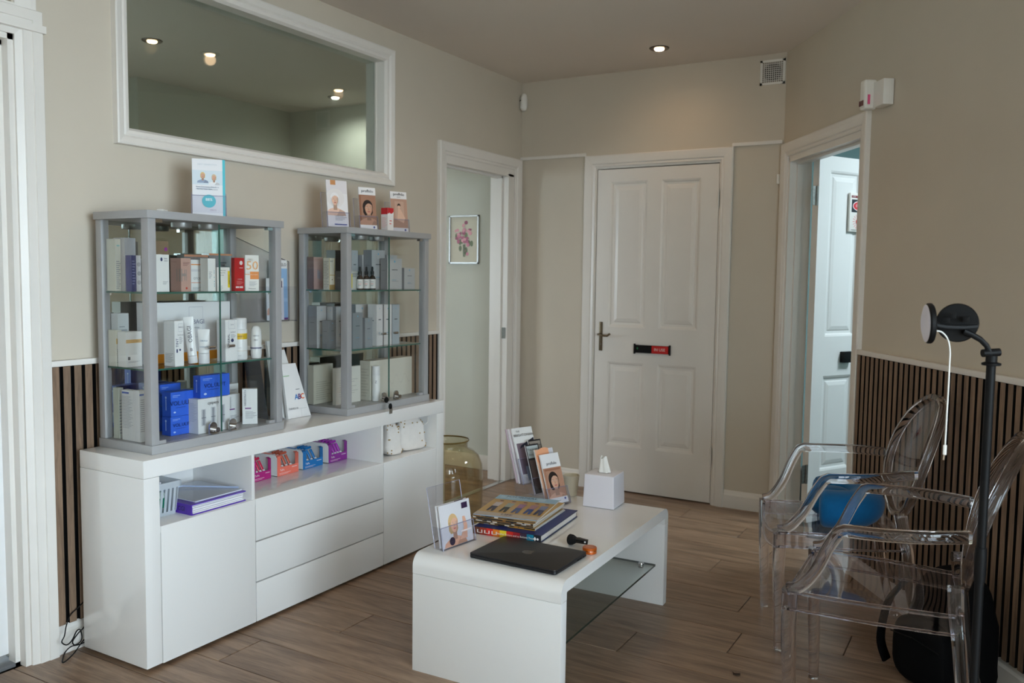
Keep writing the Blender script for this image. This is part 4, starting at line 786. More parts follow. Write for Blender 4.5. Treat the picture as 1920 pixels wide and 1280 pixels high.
# wall-hung leaflet rack between the cabinets
a, b = onx(527, 455, .03), onx(555, 600, .03)
t = thing('wall_leaflet_rack', 'clear leaflet rack hung on the wall between the two cabinets', 'leaflet rack', (.012, -2.415, b.z))
W3 = onx(553, 560, .05).y+2.415; H3 = a.z-b.z+.02
MB().add([(0, 0, 0), (0, W3, 0), (0, W3, H3*.72), (0, 0, H3), (.003, 0, 0), (.003, W3, 0), (.003, W3, H3*.72), (.003, 0, H3)], [(0, 1, 2, 3), (4, 7, 6, 5), (0, 3, 7, 4), (1, 5, 6, 2), (0, 4, 5, 1), (3, 2, 6, 7)]).build('back', ACRYL, t)
MB().tube([(.002, 0, H3), (.002, W3, H3*.72), (.002, W3, 0), (.05, W3, 0)], .0016, 6).build('polished_edge', mat('acrylic_dark_edge', (96, 98, 110), .15, noise=.05), t)
leaflet(t, .105, H3*.72, .006, .018, .02, [('r', 0, 0, 1, .86, (150, 186, 222)), ('r', 0, .86, 1, 1, (236, 236, 236)), ('r', 0, .30, 1, .36, (170, 202, 232)), ('r', 0, 0, 1, .03, (110, 60, 130))], (('MELO', .7, .92, .07, (60, 60, 66)),), y=W3-.075)
leaflet(t, .10, H3*.5, .006, .042, .02, clip01([('r', 0, 0, 1, 1, (228, 228, 232)), ('r', .55, .78, .92, .94, (70, 44, 80))]+norm_portrait(.35, .52, .3, H3*.5/.10, skin=(226, 170, 144), hair=(200, 160, 110), cloth=(220, 160, 132))), y=W3-.12)
MB().box((.046, 0, .003), (.049, W3, H3*.42)).box((.0, 0, 0), (.049, W3, .003)).build('front_pocket', ACRYL, t)
# white ABC literature holder on the sideboard between the cabinets
zs = SH+.0008; pb = onz(583, 778, zs); t = thing('literature_box', 'white leaflet box with coloured letters ABC between the cabinets', 'leaflet box', (pb.x, pb.y, zs), .0)
w_ = .135; h_ = (onx(560, 655, pb.x).z-zs)
def slanted(x, y0, y1, h, lean, top, nm, col=(234, 234, 234), th=.012): 
    V = Vector((-math.sin(lean), 0, math.cos(lean))); N = Vector((math.cos(lean), 0, math.sin(lean)))
    mb = MB(); o = Vector((x, y1, 0)); tl = h*.23
    pts = [o+YA*(y0-y1), o, o-YA*tl+V*h, o+YA*(y0-y1)+V*h]; mb.add(pts+[q-N*th for q in pts], [(0, 1, 2, 3), (7, 6, 5, 4), (0, 4, 5, 1), (1, 5, 6, 2), (2, 6, 7, 3), (3, 7, 4, 0)], col); return mb.build(nm, PRINT, t), o, V
f1, o, V = slanted(0, -w_, 0, h_*.80, .16, 0, 'front_panel'); slanted(-.03, -w_, -.012, h_*1.0, .16, 0, 'leaflet', (228, 228, 226)); slanted(-.07, -w_, -.022, h_*1.13, .16, 0, 'back_panel', (222, 222, 220))
for s, dy, c in (('A', -.074, (60, 130, 200)), ('B', -.056, (96, 44, 120)), ('C', -.039, (236, 110, 40))): text(f1, s, .032, o+YA*dy+V*(h_*.30), YA, V, c, 'CENTER', eps=.002, bold=.02)
flat(f1, [('r', -.135, h_*.62, -.1, h_*.628, (90, 180, 70)), ('r', -.072, h_*.41, -.05, h_*.418, (90, 90, 96)), ('r', -.055, .0, -.054, h_*.13, (196, 196, 196)), ('r', -.13, h_*.125, -.02, h_*.13, (206, 206, 206))], o, YA, V)
text(f1, 'THEMEDLAB', .010, o+YA*-.10+V*(h_*.14), YA, V, (90, 90, 96), 'CENTER')
MB().obox(Vector((-.075, -w_-.0, 0)), XA*.06, YA*w_, UP*.004, (226, 226, 226)).build('base', PRINT, t)
# dark folder standing beside the left cabinet
t = MB().obox(Vector((0, 0, 0)), YA*.075, Vector((-.05, 0, .26)), XA*.012).build('folder', mat('smoky_folder', (52, 50, 56), .25, noise=.1, scale=10), None, loc=(.150, -2.436, SH+.001), bevel=.001)
tag(t, 'dark smoky folder standing just right of the left cabinet', 'folder')

# ------------------------------------------------------------------ things in the sideboard shelf
ZSH = zo+.0006
p = onz(345, 955, ZSH); t = thing('plastic_basket', 'clear slatted plastic basket at the left end of the sideboard shelf', 'basket', (max(p.x-.115, .190), -3.052, ZSH))
bw, bd, bh = p.y+3.052-.045, .21, .118; CLR = mat('milky_plastic', (214, 222, 228), .3, noise=.02); CLR.node_tree.nodes['Principled BSDF'].inputs['Alpha'].default_value = .55
for x0 in (-.105, .105):
    for k in range(7): y_ = .008+k*(bw-.016)/6; MB().obox(Vector((x0, y_-.005, .012)), YA*.009, Vector((.012 if x0 > 0 else -.012, 0, bh-.03)), XA*.002).build('slat', CLR, t)
for k in range(11):
    x_ = -.1+k*.02
    MB().obox(Vector((x_, bw-.002, .012)), XA*.011, Vector((0, .012, bh-.03)), YA*.002).build('slat', CLR, t)
MB().box((-.105, 0, 0), (.107, bw, .012)).build('base', CLR, t)
mb = MB()
for a, b in (((-.122, -.0, bh-.022), (.122, .006, bh)), ((-.122, bw+.008, bh-.022), (.122, bw+.014, bh)), ((-.122, 0, bh-.022), (-.116, bw+.014, bh)), ((.116, 0, bh-.022), (.122, bw+.014, bh))): mb.box(a, b)
mb.build('rim', CLR, t)
p = onz(308, 955, ZSH+.013); t = thing('soap_bottle', 'small green bottle with clear top inside the plastic basket', 'bottle', (p.x-.04, p.y+.012, ZSH+.0125))
MB().lathe([(.018, 0), (.02, .003), (.02, .028), (.016, .034)], 18).build('body', mat('green_bottle', (16, 120, 90), .2, noise=.05), t, smooth=True); MB().lathe([(.017, .0345), (.019, .045), (.012, .056), (0, .058)], 18).build('top', mat('milky_top', (206, 222, 216), .3, noise=.03), t, smooth=True)
# purple ring binder with paper and a plastic wallet of sheets
c0 = onz(355, 965, ZSH); c1 = onz(461, 938, ZSH)
bx1 = min(max(c0.x, c1.x)-.0, .375); by0, by1 = c0.y, c1.y; PURP = mat('purple_cover', (84, 44, 170), .35, noise=.03)
t = thing('ring_binder', 'purple ring binder stuffed with paper, lying on the sideboard shelf', 'binder', (bx1, by0, ZSH), .0)
by = by1-by0; bdp = .27
box('cover', (-bdp, 0, 0), (0, by, .003), PURP, t); box('cover', (-bdp, 0, .034), (0, by, .037), PURP, t, ); sp = box('spine', (-bdp, -.003, 0), (0, 0, .037), PURP, t)
for k in range(6): box('paper_block', (-bdp+.01, .006, .0035+k*.005), (-.004-.003*(k % 3), by-.006-.004*(k % 2), .0078+k*.005), mat('paper_white', (226, 226, 230), .7, noise=.02), t)
text(sp, 'CGI', .022, (-.05, -.0032, .019), XA, UP, (20, 14, 40), 'CENTER')
t = thing('plastic_wallet', 'clear plastic wallet of white sheets on top of the purple binder', 'document wallet', (bx1-.01, by0+.008, ZSH+.0375), .0)
mb = MB(); mb.box((-.25, .02, 0), (-.008, by-.01, .004)); mb.build('sheets', mat('sheet_paper', (214, 220, 228), .6, noise=.02, scale=30), t)
MB().box((-.26, .012, .0045), (-.002, by-.004, .0055)).build('sleeve', shell('polythene', (.97, .97, .98), 1.12), t)
MB().tube([(-.255, .02, .006), (-.20, by*.5, .012), (-.03, by-.006, .007)], .003, 6).build('punched_edge', mat('pale_blue_plastic', (176, 190, 220), .3, noise=.03), t)
# four dispenser boxes of little brushes
def dispenser(K, pl, pc, pr, pyb, pyt, col, tub, label, n):
    px = K(pc, pyb); p = onz(px[0], px[1], ZSH); xf = min(p.x, .36); q = onx(px[0], px[1], xf); w_ = onx(K(pr, 0)[0], px[1]-3, xf).y-q.y; h_ = (px[1]-K(0, pyt)[1])*depth(p)/CF
    d_ = min(.15, xf-.066); t = thing('brush_dispenser', label, 'box', (xf, q.y, ZSH), 0, 'dispenser boxes of interdental brushes')
    wht = mat('white_card', (226, 226, 226), .5, noise=.01)
    for y in (0, w_-.0015):
        MB().add([(-d_, y, 0), (0, y, 0), (0, y, h_*.85), (-.012, y, h_), (-d_, y, h_), (-d_, y+.0015, 0), (0, y+.0015, 0), (0, y+.0015, h_*.85), (-.012, y+.0015, h_), (-d_, y+.0015, h_)], [(0, 1, 2, 3, 4), (9, 8, 7, 6, 5), (0, 5, 6, 1), (1, 6, 7, 2), (2, 7, 8, 3), (3, 8, 9, 4), (4, 9, 5, 0)]).build('side_panel', wht, t)
    MB().box((-d_, 0, 0), (0, w_, .0015)).box((-d_, 0, 0), (-d_+.0015, w_, h_)).build('tray', wht, t)
    e = .0012; cd = tuple(int(v*.85) for v in col); mb = MB()
    mb.box((0, 0, 0), (e, w_, h_*.42), col); mb.box((0, 0, h_*.42), (e, w_*.16, h_*.95), col); mb.box((0, w_*.84, h_*.42), (e, w_, h_*.95), cd); mb.add([(e, 0, h_*.95), (e, w_*.16, h_*.95), (-.012, w_*.16, h_), (-.012, 0, h_)], [(0, 1, 2, 3)], col); mb.add([(e, w_*.84, h_*.95), (e, w_, h_*.95), (-.012, w_, h_), (-.012, w_*.84, h_)], [(0, 1, 2, 3)], cd)
    f = mb.build('front_panel', PRINT, t, fix=False)
    MB().box((-d_*.9, .002, h_-.001), (-.05, w_*.2, h_), col).build('lid_flap', PRINT, t)
    text(f, 'TePe', h_*.14, (e, w_*.2, h_*.27), YA, UP, (250, 240, 240), 'CENTER')
    flat(f, [('r', w_*.1, h_*.11, w_*.62, h_*.125, (240, 220, 220)), ('r', w_*.1, h_*.06, w_*.5, h_*.072, (240, 220, 220)), ('r', w_*.68, h_*.3, w_*.92, h_*.325, (240, 225, 225))], (e, 0, 0), YA, UP)
    for k in range(n):
        y = w_*(.22+.6*(k+.5)/n); MB().tube([(-.016, y, h_*.38), (-.022, y-.006, h_*.62), (-.034, y-.008, h_*.86)], .0055, 8, sq=(.0055, .004)).build('brush', tub, t, smooth=True)
        MB().ellipsoid((-.012, y, h_*.40), (.007, .006, .006), 10, 6).build('brush_tip', wht, t, smooth=True)
    for k in range(n): MB().tube([(-.05-.02*k, w_*.5, h_*.9), (-.05-.02*k, w_*.8, h_*.92)], .006, 8).build('brush', tub, t, smooth=True)
K6 = Crop(460, 800, 8.727)
dispenser(K6, 60, 122, 418, 912, 560, (176, 30, 118), mat('crimson', (196, 24, 70), .35, noise=.03), 'magenta dispenser box of crimson brushes beside the left shelf divider', 3)
dispenser(K6, 430, 522, 868, 815, 470, (232, 116, 96), mat('terracotta', (186, 86, 62), .35, noise=.03), 'coral dispenser box of terracotta brushes on the sideboard shelf', 3)
dispenser(K6, 875, 942, 1266, 702, 385, (20, 110, 176), mat('azure', (10, 112, 180), .35, noise=.03), 'blue dispenser box of blue brushes on the sideboard shelf', 3)
dispenser(K6, 1280, 1362, 1662, 597, 280, (136, 34, 140), mat('violet', (160, 40, 165), .35, noise=.03), 'purple dispenser box of violet brushes on the sideboard shelf', 4)
# gold-dotted pouches
def pouch(px0, px1, pyb, label, seed, h_):
    p = onz((px0+px1)/2, pyb, ZSH); w_ = (px1-px0)*depth(p)/CF*1.2; q_ = onx((px0+px1)/2, pyb-20, .30); t = thing('gift_pouch', label, 'pouch', (.30, min(q_.y, -1.492-w_/2), ZSH), math.radians(-14), 'gold dotted gift pouches'); rr = random.Random(seed)
    def fn(v):
        q = (v.z/(h_/2)+1)/2; s = 1-.28*q; return Vector((v.x*s*(1-.5*q), v.y*s+.006*math.sin(v.z*60), v.z))
    b_ = MB().ellipsoid((0, 0, h_/2), (.05, w_/2, h_/2), 28, 16, .5, fn=fn).build('bag', mat('white_organza', (228, 222, 216), .8, noise=.03, scale=40, bump=.4, bscale=40), t, smooth=True)
    mb = MB(); vs_ = [v.co.copy() for v in b_.data.vertices if v.co.x > .012]
    for k in range(26):
        v = rr.choice(vs_); v = Vector((v.x, v.y, max(v.z, .009))); mb.ellipsoid(v+Vector((.0012, rr.uniform(-.004, .004), rr.uniform(-.004, .004))), (.002, .0034, .0034), 8, 6)
    mb.build('gold_dots', mat('gold_foil', (176, 138, 58), .35, metal=.6, noise=.05), t)
    return t
t = pouch(716, 750, 847, 'white pouch with gold dots, left of two on the shelf', 1, .15); t = pouch(752, 812, 842, 'wider white pouch with gold dots and cord, right end of the shelf', 2, .16)
MB().tube([(.0, .045, .14), (.02, .06, .125), (.03, .075, .118), (.03, .09, .126), (.02, .1, .15)], .0016, 6).build('drawstring', mat('white_cord', (224, 218, 210), .8, noise=.03), t)

# ------------------------------------------------------------------ coffee table
TH = .40; TR = math.radians(1.7)
ct = thing('coffee_table', 'glossy white waterfall coffee table with glass lower shelf', 'table', (1.112, -2.640, 0), TR)
TW, TL, th = .548, 1.018, .040
def section(pts_o, pts_i):
    mb = MB(); n = len(pts_o); vs = []
    for x in (0, TW):
        vs += [(x, y, z) for y, z in pts_o]+[(x, y, z) for y, z in pts_i]
    m2 = 2*n; fs = []
    for i in range(n-1):
        fs += [(i, i+1, m2+i+1, m2+i), (n+i, m2+n+i, m2+n+i+1, n+i+1), (i, n+i, n+i+1, i+1), (m2+i, m2+i+1, m2+n+i+1, m2+n+i)]
    fs += [(0, m2, m2+n, n), (n-1, n+n-1, m2+n+n-1, m2+n-1)]; return mb.add(vs, fs)
R = .042; po = []; pi_ = []; zj = TH-.066
po.append((0, zj)); pi_.append((th, zj))
for k in range(9): a = math.pi/2*k/8; po.append((R-R*math.cos(a), TH-R+R*math.sin(a))); pi_.append((th+.004*(1-math.cos(a)), TH-th-.004+.004*math.sin(a)))
po2 = [(TL-y, z) for y, z in po][::-1]; pi2 = [(TL-y, z) for y, z in pi_][::-1]
section(po+po2, pi_+pi2).build('top', LACQ, ct, smooth=True, angle=50)
for y0 in (0, TL-th): box('end_panel', (0, y0, 0), (TW, y0+th, zj-.0012), LACQB, ct, bevel=.001)
g = MB().box((.05, th+.001, .158), (TW-.035, TL-th-.001, .166)); g.mi = [1, 1, 1, 1, 0, 0]
g.build('glass_shelf', [shell('smoked_shelf_glass', (.86, .89, .87), 1.45), mat('dark_glass_edge', (24, 44, 38), .15, noise=.1)], ct)
for y in (th+.02, TL-th-.02):
    for x in (.12, TW-.09): MB().lathe([(.012, 0), (.013, .004), (.013, .016), (.011, .02)], 16).build('shelf_support', CHROME, ct, loc=(x, y, .150), smooth=True)
ZT2 = TH+.0006
def tz(px, py, dz=0): return onz(px, py, ZT2+dz)
# laptop
a, b, c = tz(879, 1045), tz(1043, 1080), tz(940, 1009)
ang = math.atan2(b.y-a.y, b.x-a.x); lw, ld_ = .322, .226
t = thing('laptop', 'closed black laptop on the near end of the coffee table', 'laptop', (a.x, a.y, ZT2), ang)
def rrect(w_, d_, r, z0, z1, n=6):
    pts = []
    for cx, cy, a0 in ((w_-r, r, -90), (w_-r, d_-r, 0), (r, d_-r, 90), (r, r, 180)):
        for k in range(n+1): q = math.radians(a0+90*k/n); pts.append((cx+r*math.cos(q), cy+r*math.sin(q)))
    m = len(pts); return MB().add([(x, y, z0) for x, y in pts]+[(x, y, z1) for x, y in pts], [tuple(range(m))[::-1], tuple(range(m, 2*m))]+[(i, (i+1) % m, m+(i+1) % m, m+i) for i in range(m)])
ALU = mat('black_aluminium', (34, 34, 37), .38, metal=.3, noise=.03, scale=300)
rrect(lw, ld_, .011, .0015, .0105).build('base', ALU, t, bevel=.0015, smooth=True); ldm = rrect(lw, ld_, .011, .0113, .0160).build('lid', ALU, t, bevel=.0012, smooth=True)
box('lid_notch', (lw*.38, -.0006, .0085), (lw*.62, .002, .0112), BLACK, t, bevel=.0005)
for y0, y1 in ((.15, .185), (.192, .205), (.212, .218)): box('port', (lw-.001, y0, .0045), (lw+.0004, y1, .0075), MATTE, t)
for x, y in ((.03, .03), (lw-.03, .03), (.03, ld_-.03), (lw-.03, ld_-.03)): MB().lathe([(.008, 0), (.008, .0015)], 10).build('foot', BLACK, t, loc=(x, y, 0))
sh = []; pts = []
for k in range(28):
    q = 2*math.pi*k/28; r_ = .021*(1+.06*math.cos(2*q)); x_, y_ = r_*math.cos(q)*.95, r_*math.sin(q)
    if math.hypot(x_-.024, y_-.002) < .011: x_ = .024-math.sqrt(max(0, .011**2-(y_-.002)**2))
    if abs(x_) < .006 and y_ > 0: y_ -= .003
    pts.append((x_, y_))
mb = MB(); mb.add([(lw/2+x_, ld_/2+y_, .0163) for x_, y_ in pts], [tuple(range(28))]); mb.add([(lw/2+u, ld_/2+v, .0163) for u, v in ((.0, .023), (.006, .026), (.009, .033), (.003, .030))], [(0, 1, 2, 3)])
mb.build('emblem', mat('dark_mirror', (92, 84, 82), .12, metal=.9, noise=.05), ldm, fix=False)
# kabuki brush and orange tin
p = tz(1083, 1022); t = thing('makeup_brush', 'short black makeup brush with flared bristles beside the laptop', 'brush', (p.x, p.y, ZT2+.0185), math.radians(16))
rr = random.Random(5); mb = MB()
for k in range(520):
    a = rr.uniform(0, 2*math.pi); q = math.sqrt(rr.random()); y1, z1 = q*math.cos(a), q*math.sin(a); x1 = -.026-.012*math.sqrt(max(0, 1-q*q))
    mb.tube([(-.002, y1*.008, z1*.008), (-.016, y1*.019, z1*.0165), (x1, y1*.0215*rr.uniform(.9, 1.05), z1*.018)], .0009, 3)
bb = mb.build('bristles', mat('black_bristle', (10, 10, 12), .7, noise=.1), t); bb['kind'] = 'stuff'
MB().tube([(-.006, 0, 0), (.006, 0, 0), (.012, 0, -.001), (.036, 0, -.004)], .01, 14, radii=[.95, 1, .95, .85], sq=(.0105, .0095)).build('handle', mat('gloss_black', (10, 10, 11), .15, noise=.05), t, smooth=True)
flat(t, [('r', .024, -.002, .030, .004, (200, 200, 200))], (0, -.0098, -.003), XA, UP)
p = tz(1100, 1036); t = thing('balm_tin', 'small round orange tin at the corner of the laptop', 'tin', (p.x+.008, p.y+.006, ZT2)); t.scale = (1.22, 1.22, 1.15); OR = mat('orange_tin', (190, 92, 26), .3, metal=.3, noise=.04)
MB().lathe([(.0185, 0), (.0195, .001), (.0195, .008), (.018, .0085)], 28).build('base', OR, t, smooth=True); lt = MB().lathe([(.0185, .0092), (.0198, .0095), (.0198, .0165), (.0185, .018), (0, .018)], 28).build('lid', OR, t, smooth=True)
text(lt, 'Rapture', .007, (0, 0, .0181), XA, YA, (240, 200, 160), 'CENTER', eps=.0003); MB().lathe([(.0196, .0084), (.0196, .0092)], 28).build('seam', CHROME, t)
# tissue box and tissue
a, b, c = tz(1092, 948), tz(1150, 956), tz(1174, 942)
ang = math.atan2(b.y-a.y, b.x-a.x); ts = .134; tH = .132
t = thing('tissue_box', 'white cube tissue box cover with tissue at far end of the coffee table', 'tissue box', (a.x, a.y, ZT2), ang)
mb = MB(); i = .0045; hole = [(ts/2+.034*math.cos(q)*.9, ts/2+.020*math.sin(q)) for q in [2*math.pi*k/20 for k in range(20)]]
mb.add([(0, 0, 0), (ts, 0, 0), (ts, ts, 0), (0, ts, 0), (i, i, tH), (ts-i, i, tH), (ts-i, ts-i, tH), (i, ts-i, tH)], [(0, 1, 5, 4), (1, 2, 6, 5), (2, 3, 7, 6), (3, 0, 4, 7), (4, 5, 6, 7), (3, 2, 1, 0)])
mb.build('cover', mat('pearl_white', (224, 221, 228), .18, noise=.01, coat=.3), t, bevel=.004, smooth=True, seg=3)
mb = MB(); mb.add([(x, y, tH+.0006) for x, y in hole], [tuple(range(20))]); mb.build('slot', mat('slot_shade', (150, 148, 150), .8, noise=.02), t, fix=False)
mb = MB(); n = 30; lv_ = 7; vs = []
for j in range(lv_+1):
    q = j/lv_; 
    for k in range(n):
        a_ = 2*math.pi*k/n; pl_ = 1+.22*math.sin(a_*5+j*.25)*(1-.4*q)
        rx, ry = (.024-.012*q)*pl_, (.013-.005*q)*pl_; vs.append((ts/2-.004*q+rx*math.cos(a_), ts/2+ry*math.sin(a_), tH-.004+.066*q+(.006*math.cos(a_*2+1) if j == lv_ else 0)))
mb.add(vs, [(j*n+k, j*n+(k+1) % n, (j+1)*n+(k+1) % n, (j+1)*n+k) for j in range(lv_) for k in range(n)]); mb.build('tissue', mat('tissue_paper', (238, 236, 230), .9, noise=.01, bump=.3, bscale=150), t, smooth=True)
# paper cup
p = tz(1062, 946); t = thing('paper_cup', 'cream paper cup behind the tiered leaflet stand', 'cup', (1.212, -1.655, ZT2))
MB().lathe([(.024, 0), (.025, .002), (.034, .082), (.0355, .084), (.0355, .087), (.033, .087), (.0325, .083), (.0235, .004), (0, .004)], 32, cap=False).build('cup_wall', mat('cream_card', (226, 218, 196), .6, noise=.01), t, smooth=True)
# hardback book and magazines
b0, b1, b2 = tz(888, 999), tz(1014, 1018), tz(1077, 968)
ang = math.atan2(b1.y-b0.y, b1.x-b0.x); bw = (b1-b0).length; bd = (b2-b1).length
t = thing('hardback_book', 'thick hardback book with colourful spine under the magazines', 'book', (b0.x, b0.y, ZT2), ang)
bt = .026
for z in (0, bt-.003): MB().box((0, 0, z), (bw, bd, z+.003), cols=[(30, 40, 50), (26, 34, 60), (30, 30, 40), (30, 40, 50), (30, 36, 60), (28, 44, 110)]).build('cover', PRINT, t)
box('page_block', (.004, .004, .003), (bw-.004, bd-.004, bt-.003), mat('page_edges', (206, 202, 196), .8, noise=.06, scale=300), t)
spn = MB().box((0, -.002, 0), (bw, .002, bt), (34, 28, 30)).build('spine', PRINT, t)
cs = [(92, 48, 34), (150, 50, 30), (206, 40, 34), (220, 120, 30), (226, 200, 40), (196, 40, 30), (150, 30, 40), (60, 40, 60), (20, 120, 150), (30, 34, 44)]
flat(spn, [('r', bw*k/10, 0, bw*(k+1)/10, bt, c) for k, c in enumerate(cs)]+[('r', bw*(.06+.11*k), bt*.25, bw*(.14+.11*k), bt*.32, (230, 225, 220)) for k in range(3)]+[('r', bw*(.06+.11*k), bt*.32, bw*(.075+.11*k), bt*.7, (230, 225, 220)) for k in range(3)]+[('r', bw*(.125+.11*k), bt*.32, bw*(.14+.11*k), bt*.7, (230, 225, 220)) for k in range(3)]+[('p', [(bw*.90, bt*.5), (bw*.92, bt*.8), (bw*.94, bt*.5), (bw*.92, bt*.2)], (235, 235, 235)), ('e', bw*.96, bt*.5, .004, .004, (235, 235, 235))], (0, -.0021, 0), XA, UP)
text(spn, 'Heather Picture and to Baldwin Trust', .0095, (bw*.63, -.0023, bt*.5), XA, UP, (240, 235, 225), 'CENTER', eps=.0022)
mz = ZT2+bt+.0006; rr = random.Random(11)
mlab = ['magazine with yellow spine at the bottom of the pile on the book', 'thin dark edged magazine second from the bottom of the pile', 'dark magazine third from the bottom of the pile', 'brown edged magazine in the middle of the pile', 'dark glossy magazine just under the two top magazines', 'second magazine from the top of the pile', 'topmost magazine with people walking on a sandy cover']
mw, mh = .225, .295
base = tz(889, 985); base = Vector((b0.x-.03, b0.y+.035, 0))
for k, lb in enumerate(mlab):
    th_ = .0045 if k < 6 else .004; a_ = ang+rr.uniform(-.05, .05)+(0.06 if k > 4 else 0); ox, oy = base.x+rr.uniform(-.008, .010), base.y+rr.uniform(-.006, .008)
    edge = [(224, 168, 40), (40, 34, 34), (60, 52, 46), (120, 86, 50), (34, 32, 36), (96, 74, 52), (150, 160, 170)][k]
    o_ = MB().box((0, 0, 0), (mw+.02, mh, th_), cols=[(196, 190, 184), (200, 194, 186), edge, edge, (60, 50, 50), (196, 160, 100)]).build('magazine', PRINT, None, (ox, oy, mz), a_); tag(o_, lb, 'magazine', 'magazines piled on the coffee table'); mz += th_+.0005
    if k < 6: flat(o_, [('r', x_*(mw+.02), 0, (x_+rr.uniform(.03, .12))*(mw+.02), th_, rr.choice([(190, 180, 170), (30, 28, 30), (150, 100, 50), (210, 200, 190)])) for x_ in [rr.uniform(.02, .85) for _ in range(5)]], (0, 0, 0), XA, UP, eps=.0002)
ppl = [('r', .0, .78, 1, 1, (150, 190, 214)), ('r', .06, .84, .8, .96, (176, 208, 226)), ('r', 0, 0, 1, .14, (190, 176, 160))]
W7 = mw+.02
for i, (x_, c1_, c2_) in enumerate([(.16, (200, 190, 190), (60, 60, 80)), (.36, (150, 160, 150), (40, 44, 40)), (.55, (160, 120, 150), (60, 80, 130)), (.74, (170, 130, 140), (50, 80, 140)), (.9, (120, 130, 160), (40, 50, 90))]):
    ppl += [('p', [(x_-.05, .42), (x_+.05, .42), (x_+.06, .62), (x_-.06, .62)], c1_), ('p', [(x_-.05, .2), (x_-.015, .2), (x_, .34), (x_+.03, .18), (x_+.065, .2), (x_+.05, .43), (x_-.05, .43)], c2_), ('e', x_, .67, .035, .035, (206, 160, 136)), ('e', x_, .70, .036, .025, (90, 64, 46))]
deco(o_, ppl, [('JOURNAL', .42, .905, .10, (70, 96, 130)), ('LIFE', .5, .07, .09, (90, 50, 60))], (0, 0, th_), XA, YA, W7, mh)
# front leaflet stand
p0, p1 = tz(831, 1034), tz(893, 1012); rz = math.atan2(p1.y-p0.y, p1.x-p0.x)-math.pi/2; lw1 = .125
V0 = (p1-p0); lw1 = V0.length*.98
t = thing('leaflet_holder', 'clear stand with leaflets of a smiling blonde face beside the laptop', 'leaflet holder', ((p0.x+p1.x)/2, (p0.y+p1.y)/2, ZT2), rz, 'acrylic leaflet stands')
lh1 = .145; asp = lh1/(lw1*.92)
L1 = clip01([('r', 0, 0, 1, 1, (214, 212, 216)), ('r', .72, .80, .92, .94, (54, 34, 64))]+norm_portrait(.42, .50, .42, asp, skin=(226, 176, 150), hair=(216, 180, 130), cloth=(224, 170, 142), tilt=-.08)+[('p', [(.55, .1), (.72, .35), (.70, .62), (.78, .62), (.84, .4), (.8, .1)], (220, 168, 142)), ('r', .62, .26, .96, .30, (240, 225, 220)), ('e', .3, .12, .09, .09, (60, 50, 66))])
leaflet(t, lw1*.92, lh1, .004, -.006, .17, L1, (), th=.004); leaflet(t, lw1*.92, lh1*.99, .004, -.020, .17, [('r', 0, 0, 1, 1, (230, 228, 230)), ('r', .6, .9, .9, 1, (70, 44, 60))], (), th=.004)
acrylic_holder(t, lw1, .205, .075, .040, .20)
# tiered leaflet stand
p1 = tz(1072, 951); p0 = tz(1008, 968) if False else tz(1036, 958)
t = thing('tiered_leaflet_stand', 'clear three tier stand of newspapers and leaflets on the coffee table', 'leaflet holder', (1.254, -1.833, ZT2), math.radians(-20))
tw = .115
MB().box((-.22, -tw/2, 0), (0, tw/2, .0025)).build('base', ACRYL, t)
portr = lambda a: clip01([('r', 0, .12, 1, .72, (184, 140, 116)), ('r', .06, .66, .94, .70, (160, 108, 84)), ('r', .06, .14, .12, .68, (170, 118, 92))]+norm_portrait(.5, .44, .33, a, skin=(214, 168, 142), hair=(40, 30, 28), tilt=-.06)+[('r', 0, 0, 1, .12, (232, 232, 234)), ('r', 0, .72, 1, 1, (234, 234, 236)), ('e', .85, .08, .05, .05, (80, 90, 150)), ('r', .1, .05, .6, .06, (150, 150, 160))])
def tier(x, z, hl, shapes, texts, hf=.07, w_=tw*.86, th=.006, y=0, lean=.36):
    lf = leaflet(t, w_, hl, z+.004, x-.006, lean, shapes, texts, th=th, y=y)
    V = Vector((-math.sin(lean), 0, math.cos(lean))); o = Vector((x, -tw/2, z))
    MB().obox(o, XA*.0022, YA*tw, V*hf).build('front_lip', ACRYL, t); MB().obox(o-XA*.035, XA*.037, YA*tw, UP*.0022).build('tray', ACRYL, t); 
    for yy in (0, tw-.002): MB().obox(o+YA*yy-XA*.035, XA*.037, YA*.002, V*hf).build('cheek', ACRYL, t)
    MB().tube([o-XA*.035, o, o+V*hf, o+YA*tw+V*hf, o+YA*tw, o+YA*tw-XA*.035], .0013, 6).build('polished_edge', AEDGE, t)
    return lf
tier(-.001, .004, .205, portr(.205/(tw*.86)), (('profhilo', .5, .80, .085, (50, 56, 74)),))
leaflet(t, tw*.86, .225, .006, -.028, .36, clip01([('r', 0, 0, 1, 1, (226, 180, 150)), ('e', .5, .85, .5, .4, (236, 170, 130)), ('r', .75, .5, 1, 1, (206, 206, 214)), ('e', .4, .8, .3, .2, (206, 128, 92))]), (), th=.006, y=-.004)
tier(-.095, .03, .205, [('r', 0, 0, 1, 1, (40, 36, 38)), ('r', .06, .72, .94, .97, (188, 200, 204)), ('r', .08, .1, .92, .68, (96, 78, 74))], (('This is your', .5, .89, .07, (60, 66, 72)), ('best smile', .5, .79, .07, (60, 66, 72))), w_=tw*.62, y=-.012, th=.004)
leaflet(t, tw*.6, .215, .036, -.125, .36, [('r', 0, 0, 1, 1, (26, 24, 26)), ('r', .06, .7, .94, .97, (150, 142, 132))], (('This is your', .5, .89, .06, (60, 56, 54)), ('feature', .5, .78, .06, (60, 56, 54))), th=.004, y=.026)
